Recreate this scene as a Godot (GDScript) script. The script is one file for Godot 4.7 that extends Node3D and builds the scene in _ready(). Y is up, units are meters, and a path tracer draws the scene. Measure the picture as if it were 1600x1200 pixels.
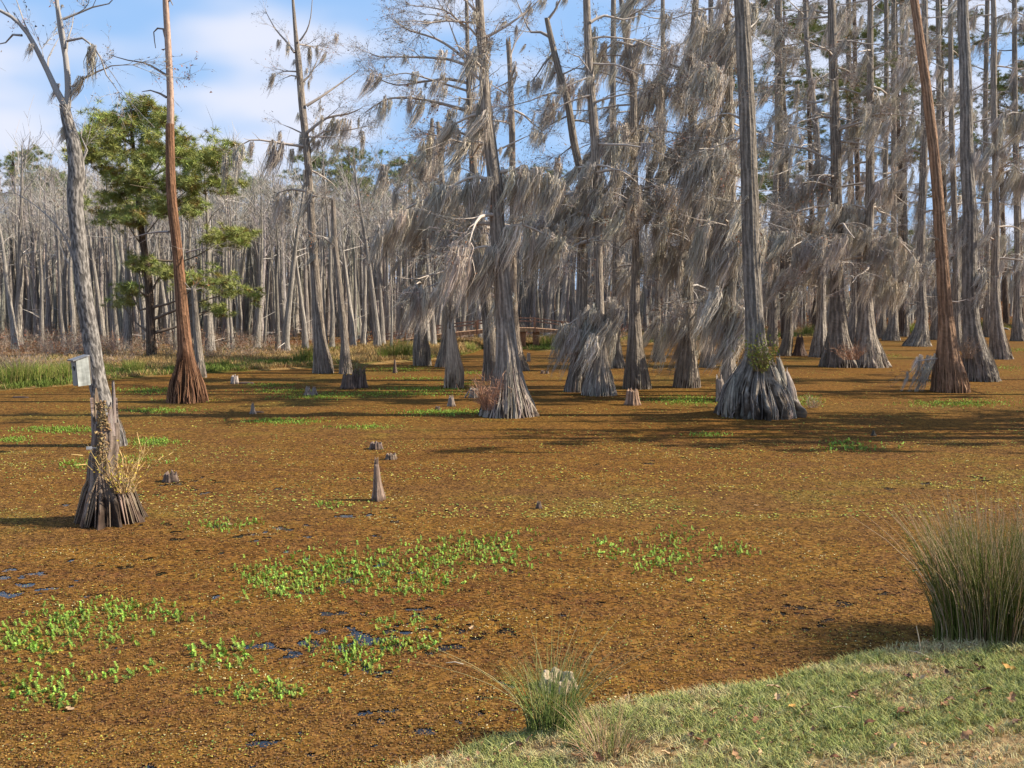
extends Node3D
# A cypress swamp in late autumn: pond under a brown mat of floating fern, cypresses hung with moss, a bare wood behind.

const F := 1449.0                       # focal length in photo pixels
const EYE := Vector3(0, 2.6, 0)         # y = 0 is the water
var pitch := -atan(128.0 / 1449.0)
var M := {}
var names := {}
var nz := FastNoiseLite.new()
var rg := RandomNumberGenerator.new()
var moss_mesh := []
var twig_mesh := []
var needle_mesh: ArrayMesh
var sprig_mesh := []

# ---------------------------------------------------------------- pixel helpers
func ray(px: float, py: float) -> Vector3:
	return Vector3((px - 800.0) / F, (600.0 - py) / F, -1.0).rotated(Vector3.RIGHT, pitch)
func on_plane(px: float, py: float, y := 0.0) -> Vector3:
	var d := ray(px, py)
	return EYE + d * ((y - EYE.y) / d.y)
func at(px: float, py: float, dist: float) -> Vector3:
	var d := ray(px, py)
	return EYE + d * (dist / -d.z)

# ---------------------------------------------------------------- mesh accumulator
class MB:
	var v := PackedVector3Array()
	var u := PackedVector2Array()
	var c := PackedColorArray()
	var ix := PackedInt32Array()
	func add(p: Vector3, uv: Vector2, col: Color) -> int:
		v.append(p); u.append(uv); c.append(col)
		return v.size() - 1
	func tri(a: int, b: int, d: int) -> void:
		ix.append(a); ix.append(b); ix.append(d)
	func quad(a: int, b: int, d: int, e: int) -> void:
		ix.append(a); ix.append(b); ix.append(d); ix.append(a); ix.append(d); ix.append(e)
	func face(a: Vector3, b: Vector3, d: Vector3, col: Color) -> void:
		var i := add(a, Vector2(0, 0), col); add(b, Vector2(1, 0), col); add(d, Vector2(0.5, 1), col)
		tri(i, i + 1, i + 2)
	func box(ctr: Vector3, s: Vector3, b: Basis, col: Color) -> void:
		var h := s * 0.5
		for ax in 3:
			for sg in [-1.0, 1.0]:
				var n := Vector3(); n[ax] = sg
				var t := Vector3(); t[(ax + 1) % 3] = 1.0
				var w := n.cross(t)
				var i := v.size()
				for k in [[-1, -1], [1, -1], [1, 1], [-1, 1]]:
					var p: Vector3 = (n + t * float(k[0]) + w * float(k[1])) * h
					add(ctr + b * p, Vector2(t.dot(p), w.dot(p)), col)
				quad(i, i + 3, i + 2, i + 1)
	func flat(mat: Material) -> ArrayMesh:
		var w := PackedVector3Array(); var nn := PackedVector3Array(); var uu := PackedVector2Array(); var cc := PackedColorArray()
		for i in range(0, ix.size(), 3):
			var q := (v[ix[i + 2]] - v[ix[i]]).cross(v[ix[i + 1]] - v[ix[i]]).normalized()
			for k in 3:
				w.append(v[ix[i + k]]); nn.append(q); uu.append(u[ix[i + k]]); cc.append(c[ix[i + k]])
		var a := []
		a.resize(Mesh.ARRAY_MAX)
		a[Mesh.ARRAY_VERTEX] = w; a[Mesh.ARRAY_NORMAL] = nn; a[Mesh.ARRAY_TEX_UV] = uu; a[Mesh.ARRAY_COLOR] = cc
		var m := ArrayMesh.new()
		m.add_surface_from_arrays(Mesh.PRIMITIVE_TRIANGLES, a)
		m.surface_set_material(0, mat)
		return m
	func mesh(mat: Material) -> ArrayMesh:
		var a := []
		a.resize(Mesh.ARRAY_MAX)
		a[Mesh.ARRAY_VERTEX] = v; a[Mesh.ARRAY_TEX_UV] = u; a[Mesh.ARRAY_COLOR] = c; a[Mesh.ARRAY_INDEX] = ix
		var st := SurfaceTool.new()
		st.create_from_arrays(a)
		st.generate_normals()
		var m := st.commit()
		m.surface_set_material(0, mat)
		return m

func numbered(called: String) -> String:
	var n: int = names.get(called, 0)
	names[called] = n + 1
	return called if n == 0 else "%s_%03d" % [called, n]

func tag(o: Node, label: String, category := "", group := "", kind := "") -> Node:
	if label: o.set_meta("label", label)
	if category: o.set_meta("category", category)
	if group: o.set_meta("group", group)
	if kind: o.set_meta("kind", kind)
	return o

func thing(called: String, label: String, category: String, where: Vector3, group := "") -> Node3D:
	var o := Node3D.new()
	o.name = numbered(called)
	add_child(o)
	o.position = where
	tag(o, label, category, group)
	return o

# meshes are made in world metres; a part under a thing is moved back by the thing's position
func part(called: String, m: Mesh, parent: Node3D, shift := Vector3.ZERO) -> MeshInstance3D:
	var o := MeshInstance3D.new()
	o.name = called if parent != self else numbered(called)
	o.mesh = m
	parent.add_child(o, true)
	o.position = shift
	return o

func multi(called: String, m: Mesh, xf: Array, cols: Array, parent: Node3D, shift := Vector3.ZERO) -> MultiMeshInstance3D:
	var mm := MultiMesh.new()
	mm.transform_format = MultiMesh.TRANSFORM_3D
	mm.use_colors = true
	mm.mesh = m
	mm.instance_count = xf.size()
	var b := PackedFloat32Array()
	b.resize(xf.size() * 16)
	var j := 0
	for i in xf.size():
		var t: Transform3D = xf[i]
		var c: Color = cols[i]
		b[j] = t.basis.x.x; b[j + 1] = t.basis.y.x; b[j + 2] = t.basis.z.x; b[j + 3] = t.origin.x
		b[j + 4] = t.basis.x.y; b[j + 5] = t.basis.y.y; b[j + 6] = t.basis.z.y; b[j + 7] = t.origin.y
		b[j + 8] = t.basis.x.z; b[j + 9] = t.basis.y.z; b[j + 10] = t.basis.z.z; b[j + 11] = t.origin.z
		b[j + 12] = c.r; b[j + 13] = c.g; b[j + 14] = c.b; b[j + 15] = c.a
		j += 16
	mm.buffer = b
	var o := MultiMeshInstance3D.new()
	o.name = called if parent != self else numbered(called)
	o.multimesh = mm
	o.set_meta("kind", "stuff")
	parent.add_child(o, true)
	o.position = shift
	return o

func vary(c: Color, amount := 0.2, hue := 0.06) -> Color:
	var k := 1.0 + rg.randf_range(-amount, amount)
	return Color(c.r * k * (1.0 + rg.randf_range(-hue, hue)), c.g * k * (1.0 + rg.randf_range(-hue, hue)), c.b * k * (1.0 + rg.randf_range(-hue, hue)))

# ---------------------------------------------------------------- textures and materials
func streak_image(w: int, h: int, sd: int, freq: float, squeeze: int, lo: float, hi: float, contrast: float) -> Array:
	var n := FastNoiseLite.new()
	n.seed = sd; n.frequency = freq; n.fractal_octaves = 4
	var a := n.get_seamless_image(w, h / squeeze)
	a.resize(w, h, Image.INTERPOLATE_CUBIC)
	n.seed = sd + 7; n.frequency = freq * 0.8
	var b := n.get_seamless_image(w, h)
	a.convert(Image.FORMAT_L8); b.convert(Image.FORMAT_L8)
	var da := a.get_data()
	var db := b.get_data()
	var col := PackedByteArray(); col.resize(w * h * 3)
	var hei := PackedByteArray(); hei.resize(w * h)
	for i in w * h:
		var t: float = clampf((da[i] / 255.0 - 0.5) * contrast + 0.5, 0.0, 1.0) * 0.72 + clampf((db[i] / 255.0 - 0.5) * 1.6 + 0.5, 0.0, 1.0) * 0.28
		var g: float = lerpf(lo, hi, t)
		col[i * 3] = int(255.0 * g); col[i * 3 + 1] = int(253.0 * g); col[i * 3 + 2] = int(249.0 * g)
		hei[i] = int(255.0 * t)
	var hi_im := Image.create_from_data(w, h, false, Image.FORMAT_L8, hei)
	hi_im.convert(Image.FORMAT_RGBA8)
	hi_im.bump_map_to_normal_map(6.0)
	return [ImageTexture.create_from_image(Image.create_from_data(w, h, false, Image.FORMAT_RGB8, col)), ImageTexture.create_from_image(hi_im)]

func mat(rough := 0.9, spec := 0.3) -> StandardMaterial3D:
	var m := StandardMaterial3D.new()
	m.vertex_color_use_as_albedo = true
	m.roughness = rough
	m.metallic_specular = spec
	m.cull_mode = BaseMaterial3D.CULL_DISABLED
	return m

func make_materials() -> void:
	var t := streak_image(512, 512, 11, 0.03, 10, 0.60, 1.0, 2.4)
	M.bark = mat()
	M.bark.albedo_texture = t[0]; M.bark.normal_enabled = true; M.bark.normal_texture = t[1]; M.bark.normal_scale = 1.7
	t = streak_image(512, 512, 23, 0.03, 2, 0.5, 1.0, 2.6)
	M.lichen = mat()
	M.lichen.albedo_texture = t[0]; M.lichen.normal_enabled = true; M.lichen.normal_texture = t[1]; M.lichen.normal_scale = 0.7
	t = streak_image(256, 512, 31, 0.025, 16, 0.6, 1.0, 1.8)
	M.wood = mat(0.75)
	M.wood.albedo_texture = t[0]; M.wood.normal_enabled = true; M.wood.normal_texture = t[1]; M.wood.normal_scale = 0.6
	M.twig = mat(0.9)
	M.moss = mat(1.0, 0.1)
	M.moss.backlight_enabled = true; M.moss.backlight = Color(0.35, 0.34, 0.3)
	M.leaf = mat(0.7)
	M.leaf.backlight_enabled = true; M.leaf.backlight = Color(0.4, 0.4, 0.3)
	M.blade = mat(0.85, 0.12)
	M.blade.backlight_enabled = true; M.blade.backlight = Color(0.3, 0.3, 0.2)
	M.paint = mat(0.5, 0.5)
	M.paint.albedo_texture = t[0]
	M.metal = mat(0.4, 0.6)
	# pond mat of floating fern: fine speckle, world mapped
	var n := FastNoiseLite.new()
	n.seed = 5; n.noise_type = FastNoiseLite.TYPE_CELLULAR; n.frequency = 0.16; n.fractal_type = FastNoiseLite.FRACTAL_NONE
	n.cellular_return_type = FastNoiseLite.RETURN_CELL_VALUE
	var a := n.get_seamless_image(1024, 1024); a.convert(Image.FORMAT_L8)
	n.noise_type = FastNoiseLite.TYPE_SIMPLEX; n.frequency = 0.02; n.fractal_type = FastNoiseLite.FRACTAL_FBM; n.fractal_octaves = 4
	var b := n.get_seamless_image(1024, 1024); b.convert(Image.FORMAT_L8)
	var da := a.get_data(); var db := b.get_data()
	var col := PackedByteArray(); col.resize(1024 * 1024 * 3)
	for i in 1024 * 1024:
		var s: float = da[i] / 255.0
		var k: float = 0.62 + 0.55 * s + 0.3 * (db[i] / 255.0 - 0.5)
		var c := Vector3(0.86, 0.83, 0.77)
		if s > 0.94: c = Vector3(0.98, 1.0, 0.9)
		elif s < 0.08: c = Vector3(0.66, 0.64, 0.74)
		col[i * 3] = int(clampf(c.x * k, 0, 1) * 255.0); col[i * 3 + 1] = int(clampf(c.y * k, 0, 1) * 255.0); col[i * 3 + 2] = int(clampf(c.z * k, 0, 1) * 255.0)
	M.fern = mat(0.95, 0.15)
	M.fern.albedo_texture = ImageTexture.create_from_image(Image.create_from_data(1024, 1024, false, Image.FORMAT_RGB8, col))
	M.fern.uv1_triplanar = true; M.fern.uv1_world_triplanar = true; M.fern.uv1_scale = Vector3(0.23, 0.23, 0.23)
	M.fleck = mat(0.75, 0.2)
	M.water = StandardMaterial3D.new()
	M.water.albedo_color = Color(0.09, 0.08, 0.075); M.water.roughness = 0.06; M.water.metallic_specular = 0.5
	# soils
	n.frequency = 0.03; n.seed = 9; n.fractal_octaves = 6
	var so := n.get_seamless_image(1024, 1024); so.convert(Image.FORMAT_L8)
	var ds := so.get_data()
	n.frequency = 0.25; n.fractal_octaves = 3; n.seed = 10
	var fi := n.get_seamless_image(1024, 1024); fi.convert(Image.FORMAT_L8)
	var df := fi.get_data()
	for i in 1024 * 1024:
		var k: float = clampf(0.8 + 0.7 * (ds[i] / 255.0 - 0.5) + 0.9 * (df[i] / 255.0 - 0.5), 0.2, 1.0)
		col[i * 3] = int(k * 255.0); col[i * 3 + 1] = int(k * 250.0); col[i * 3 + 2] = int(k * 240.0)
	M.soil = mat(1.0, 0.1)
	M.soil.albedo_texture = ImageTexture.create_from_image(Image.create_from_data(1024, 1024, false, Image.FORMAT_RGB8, col))
	M.soil.uv1_triplanar = true; M.soil.uv1_world_triplanar = true; M.soil.uv1_scale = Vector3(0.4, 0.4, 0.4)

# ---------------------------------------------------------------- tubes, trunks, limbs
func tube(mb: MB, pts: PackedVector3Array, rad: PackedFloat32Array, sides: int, col: Color, vrep := 0.7) -> void:
	var n := pts.size()
	var d := (pts[1] - pts[0]).normalized()
	var x := d.cross(Vector3(0.31, 0.2, 0.93)).normalized()
	var along := 0.0
	var first := mb.v.size()
	for i in n:
		if i > 0:
			along += pts[i].distance_to(pts[i - 1])
			d = (pts[mini(i + 1, n - 1)] - pts[i - 1]).normalized()
			x = (x - d * x.dot(d)).normalized()
		var y := d.cross(x)
		for k in sides + 1:
			var a := TAU * k / sides
			mb.add(pts[i] + (x * cos(a) + y * sin(a)) * rad[i], Vector2(float(k) / sides, along * vrep), col)
	for i in n - 1:
		for k in sides:
			var a := first + i * (sides + 1) + k
			mb.quad(a, a + 1, a + sides + 2, a + sides + 1)

func resample(path: Array, step: float) -> Array:   # path of [Vector3, radius] -> smooth [points, radii]
	var pts := PackedVector3Array()
	var rad := PackedFloat32Array()
	for i in path.size() - 1:
		var p0: Vector3 = path[maxi(i - 1, 0)][0]
		var p1: Vector3 = path[i][0]
		var p2: Vector3 = path[i + 1][0]
		var p3: Vector3 = path[mini(i + 2, path.size() - 1)][0]
		var k := maxi(1, int(ceil(p1.distance_to(p2) / step)))
		for j in k:
			var t := float(j) / k
			pts.append(p1.cubic_interpolate(p2, p0, p3, t))
			rad.append(lerpf(path[i][1], path[i + 1][1], t))
	pts.append(path[-1][0]); rad.append(path[-1][1])
	return [pts, rad]

# buttressed trunk; flute = depth of the buttress ridges at the water, flare_h = how far up they run
func trunk(mb: MB, pts: PackedVector3Array, rad: PackedFloat32Array, sides: int, lobes: int, flare_h: float, flute: float, col: Color, stain: float, sd: float, jag := 0.0) -> void:
	var n := pts.size()
	var first := mb.v.size()
	var along := 0.0
	var urep := maxf(1.0, roundf(rad[mini(n - 1, n / 2)] * TAU / 0.9))
	for i in n:
		if i > 0: along += pts[i].distance_to(pts[i - 1])
		var h := pts[i].y
		var fl := clampf(1.0 - h / flare_h, 0.0, 1.0)
		for k in sides + 1:
			var a := TAU * k / sides
			var q := Vector3(cos(a), 0, sin(a))
			var r := rad[i]
			var ph := a * lobes + sd + 0.8 * sin(a * 2.0 + sd * 1.7) + 0.5 * sin(a * 3.0 + sd) + 0.5 * nz.get_noise_3d(q.x * 80.0, h * 70.0 + sd * 40.0, q.z * 80.0)
			var g1 := pow(1.0 - absf(sin(ph * 0.5)), 2.0)
			var ph2 := a * (lobes * 2 + 1) + sd * 3.1 + 2.0 * sin(a * 3.0 + sd) + 1.2 * nz.get_noise_3d(q.x * 90.0, h * 60.0, q.z * 90.0 + sd * 30.0)
			var g2 := pow(1.0 - absf(sin(ph2 * 0.5)), 1.5)
			var k1 := fl * (0.35 + 0.65 * fl)
			r *= 1.0 + flute * ((0.06 + 0.94 * k1) * (0.10 - 0.75 * g1) + (0.05 + 0.8 * k1) * (0.08 - 0.55 * g2))
			r *= 1.0 + 0.07 * nz.get_noise_3d(q.x * 60.0 + sd * 9.0, h * 30.0, q.z * 60.0) + fl * (0.22 * nz.get_noise_3d(q.x * 190.0 + sd * 9.0, h * 90.0, q.z * 190.0) + 0.13 * nz.get_noise_3d(q.x * 520.0 + sd * 9.0, h * 260.0, q.z * 520.0))
			var p := pts[i] + q * r
			if jag > 0.0 and i == n - 1:
				p.y += jag * (nz.get_noise_3d(q.x * 140.0 + sd * 5.0, 3.0, q.z * 140.0) * 1.6 - 0.2)
			var c := col
			c = c * (0.86 + 0.3 * nz.get_noise_3d(p.x * 22.0, p.y * 6.0, p.z * 22.0))
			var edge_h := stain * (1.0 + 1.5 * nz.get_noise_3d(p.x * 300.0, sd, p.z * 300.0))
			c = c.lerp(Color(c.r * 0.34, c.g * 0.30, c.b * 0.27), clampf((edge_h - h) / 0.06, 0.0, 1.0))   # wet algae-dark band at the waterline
			mb.add(p, Vector2(urep * k / sides, along * 0.6), c)
	for i in n - 1:
		for k in sides:
			var a := first + i * (sides + 1) + k
			mb.quad(a, a + 1, a + sides + 2, a + sides + 1)
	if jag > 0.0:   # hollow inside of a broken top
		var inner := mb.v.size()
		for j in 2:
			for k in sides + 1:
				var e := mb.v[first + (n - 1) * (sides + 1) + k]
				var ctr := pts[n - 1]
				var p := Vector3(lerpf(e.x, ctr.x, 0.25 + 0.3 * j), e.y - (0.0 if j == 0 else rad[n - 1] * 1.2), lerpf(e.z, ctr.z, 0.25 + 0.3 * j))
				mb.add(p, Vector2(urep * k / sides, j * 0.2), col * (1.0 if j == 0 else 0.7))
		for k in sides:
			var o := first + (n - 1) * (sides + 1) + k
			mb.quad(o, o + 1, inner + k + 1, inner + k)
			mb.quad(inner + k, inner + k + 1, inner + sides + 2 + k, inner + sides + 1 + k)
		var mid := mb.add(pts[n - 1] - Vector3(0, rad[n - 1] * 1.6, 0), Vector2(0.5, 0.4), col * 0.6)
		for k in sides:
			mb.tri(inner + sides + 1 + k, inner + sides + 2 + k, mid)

# random limb with side limbs; tips collects [point, direction, radius, level]
func branch(mb: MB, p: Vector3, dir: Vector3, length: float, r: float, lvl: int, tips: Array, droop: float, col: Color, kids := 4) -> void:
	var pts := PackedVector3Array([p])
	var rad := PackedFloat32Array([r])
	var d := dir
	var n := 5 if lvl > 0 else 3
	for i in n:
		d = (d + Vector3(rg.randfn(0, 0.17), rg.randfn(0, 0.13) - droop / n, rg.randfn(0, 0.17))).normalized()
		p += d * length / n
		pts.append(p); rad.append(maxf(0.004, r * (1.0 - 0.8 * float(i + 1) / n)))
		tips.append([p, d, rad[-1], lvl])
	tube(mb, pts, rad, 5 if lvl > 1 else (4 if lvl == 1 else 3), col)
	if lvl > 0:
		for k in kids:
			var i := rg.randi_range(1, n)
			var dd := (pts[i] - pts[i - 1]).normalized().rotated(Vector3.UP, rg.randf_range(0.4, 1.2) * (1.0 if rg.randf() < 0.5 else -1.0))
			dd = (dd + Vector3(0, rg.randf_range(-0.15, 0.35), 0)).normalized()
			branch(mb, pts[i], dd, length * rg.randf_range(0.3, 0.6), maxf(0.006, rad[i] * 0.6), lvl - 1, tips, droop, col, maxi(2, kids - 1))

# ---------------------------------------------------------------- instanced sprays
func make_moss() -> void:   # one metre of hanging moss, wind from +x; drift = how far the tip is blown
	for spec in [[0.12, 0.08, 8], [0.45, 0.13, 9], [0.9, 0.15, 9], [0.5, 0.26, 12], [0.65, 0.08, 5], [0.2, 0.05, 4]]:
		var mb := MB.new()
		for l in spec[2]:
			var x0 := rg.randf_range(-spec[1], spec[1])
			var z0 := rg.randf_range(-spec[1], spec[1]) * 0.7
			var ll := rg.randf_range(0.3, 1.0)
			var y0 := 0.06 - 0.3 * pow(rg.randf(), 1.5)
			var lx := rg.randf_range(-0.06, 0.06)
			var lz := rg.randf_range(-0.08, 0.08)
			for s in 12:
				var c := vary(Color(0.53, 0.475, 0.40), 0.38, 0.03)
				var sx := rg.randfn(0, 0.035); var sz := rg.randfn(0, 0.035)
				var sl := ll * rg.randf_range(0.6, 1.08)
				var w := rg.randf_range(0.006, 0.013)
				var wa := rg.randf_range(0, TAU)
				var wd := Vector3(cos(wa), 0, sin(wa)) * w
				var wob := rg.randf_range(0, TAU)
				var prev := -1
				for k in 6:
					var t := k / 5.0
					var pin := sin(t * PI * 0.85 + 0.25)
					var p := Vector3(x0 + sx * pin * 1.5 + lx * t + 0.03 * sin(t * 9.0 + wob), 0, z0 + sz * pin * 1.5 + lz * t + 0.03 * cos(t * 8.0 + wob))
					p.x -= spec[0] * pow(t * sl, 1.25)
					p.y = -sl * t * (1.0 - 0.12 * spec[0] * t) + y0
					var q := wd * (1.0 - 0.85 * t * t)
					var i := mb.add(p - q, Vector2.ZERO, c); mb.add(p + q, Vector2.ZERO, c)
					if prev >= 0: mb.quad(prev, prev + 1, i + 1, i)
					prev = i
		moss_mesh.append(mb.mesh(M.moss))

func ribbon(mb: MB, a: Vector3, b: Vector3, w: float, col: Color) -> void:
	var d := (b - a).normalized()
	var s := d.cross(Vector3(rg.randfn(), rg.randfn(), rg.randfn()).normalized()).normalized() * w
	var i := mb.add(a - s, Vector2.ZERO, col); mb.add(a + s, Vector2.ZERO, col); mb.add(b + s * 0.4, Vector2.ZERO, col); mb.add(b - s * 0.4, Vector2.ZERO, col)
	mb.quad(i, i + 1, i + 2, i + 3)

func make_twigs() -> void:   # a spray of fine twigs about a metre long, growing along +x
	for vr in 4:
		var mb := MB.new()
		var c0 := Color(0.30, 0.27, 0.24)
		for k in 5:
			var p := Vector3.ZERO
			var d := Vector3(1, rg.randf_range(-0.5, 0.45), rg.randf_range(-0.6, 0.6)).normalized()
			for s in 4:
				var q := p + d * rg.randf_range(0.14, 0.28)
				ribbon(mb, p, q, 0.0055 - 0.0008 * s, vary(c0, 0.25))
				for e in 3:
					var dd := (d + Vector3(rg.randfn(0, 0.5), rg.randfn(0, 0.5) - 0.1, rg.randfn(0, 0.6))).normalized()
					var s0 := p.lerp(q, rg.randf())
					var s1 := s0 + dd * rg.randf_range(0.08, 0.26)
					ribbon(mb, s0, s1, 0.0034, vary(c0, 0.3))
					if rg.randf() < 0.6:
						var lp := s1 + Vector3(0, -0.01, 0)
						var lc := vary(Color(0.17, 0.115, 0.075) if vr < 3 else Color(0.24, 0.10, 0.05), 0.3)
						mb.face(lp, lp + Vector3(rg.randfn(0, 0.02), -rg.randf_range(0.02, 0.05), rg.randfn(0, 0.02)), lp + Vector3(rg.randfn(0, 0.02), -0.01, rg.randfn(0, 0.02)), lc)
				p = q
				d = (d + Vector3(rg.randfn(0, 0.2), rg.randfn(0, 0.2), rg.randfn(0, 0.25))).normalized()
		twig_mesh.append(mb.mesh(M.twig))

func make_needles() -> void:
	var mb := MB.new()
	for k in 40:
		var d := Vector3(rg.randfn(0, 1), rg.randfn(0.35, 0.8), rg.randfn(0, 1)).normalized()
		var s := d.cross(Vector3(rg.randfn(), rg.randfn(), rg.randfn())).normalized() * 0.011
		var o := d * 0.03
		var e := d * rg.randf_range(0.2, 0.32) + Vector3(0, -0.02, 0)
		mb.face(o - s, o + s, e, vary(Color(1, 1, 1), 0.25, 0.08))
	needle_mesh = mb.mesh(M.leaf)

func make_sprigs() -> void:   # feathery water plant: an arched stem with whorls of small leaves
	for vr in 3:
		var mb := MB.new()
		var lean := Vector3(rg.randf_range(-0.5, 0.5), 1, rg.randf_range(-0.5, 0.5)).normalized()
		var p := Vector3(0, -0.012, 0)
		for w in 6:
			var q := p + (lean + Vector3(rg.randfn(0, 0.2), 0, rg.randfn(0, 0.2))).normalized() * 0.0135
			ribbon(mb, p, q, 0.0025, Color(0.22, 0.2, 0.07))
			for l in 6:
				var a := TAU * l / 6.0 + w * 0.5
				var up := 0.25 + 0.13 * w
				var d := Vector3(cos(a), up, sin(a)).normalized()
				var s := d.cross(Vector3.UP).normalized() * 0.0065
				var tip := q + d * (0.034 - 0.0022 * w)
				var m := q + d * 0.014
				var c := vary(Color(0.26, 0.38, 0.07), 0.28, 0.14)
				var i := mb.add(q, Vector2.ZERO, c); mb.add(m - s, Vector2.ZERO, c); mb.add(tip, Vector2.ZERO, c); mb.add(m + s, Vector2.ZERO, c)
				mb.quad(i, i + 1, i + 2, i + 3)
			p = q
		sprig_mesh.append(mb.mesh(M.leaf))

func spray(parent: Node3D, called: String, meshes: Array, xf: Array, cols: Array, shift: Vector3) -> void:
	var by := []
	for i in meshes.size(): by.append([[], []])
	for i in xf.size():
		var k := rg.randi_range(0, meshes.size() - 1)
		by[k][0].append(xf[i]); by[k][1].append(cols[i])
	for i in meshes.size():
		if by[i][0].size() > 0:
			multi(called, meshes[i], by[i][0], by[i][1], parent, shift)

func moss_at(p: Vector3, length: float, xf: Array, cols: Array) -> void:
	length = minf(length * 0.85, 1.5)
	var w := clampf(length * rg.randf_range(0.5, 0.95), 0.3, 1.0)
	xf.append(Transform3D(Basis(Vector3.UP, rg.randf_range(-0.5, 0.5)).scaled(Vector3(w, length, w)), p))
	cols.append(vary(Color(1, 1, 1), 0.25, 0.025))

func twig_at(p: Vector3, d: Vector3, s: float, xf: Array, cols: Array) -> void:
	var h := Vector3(d.x, 0, d.z)
	var yaw := atan2(-h.z, h.x) + rg.randf_range(-0.7, 0.7)
	var b := Basis(Vector3.UP, yaw) * Basis(Vector3(0, 0, 1), asin(clampf(d.y, -1, 1)) * 0.8 + rg.randf_range(-0.3, 0.3)) * Basis(Vector3.RIGHT, rg.randf_range(0, TAU))
	xf.append(Transform3D(b.scaled(Vector3.ONE * s), p))
	cols.append(vary(Color(1, 1, 1), 0.25, 0.05))

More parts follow.
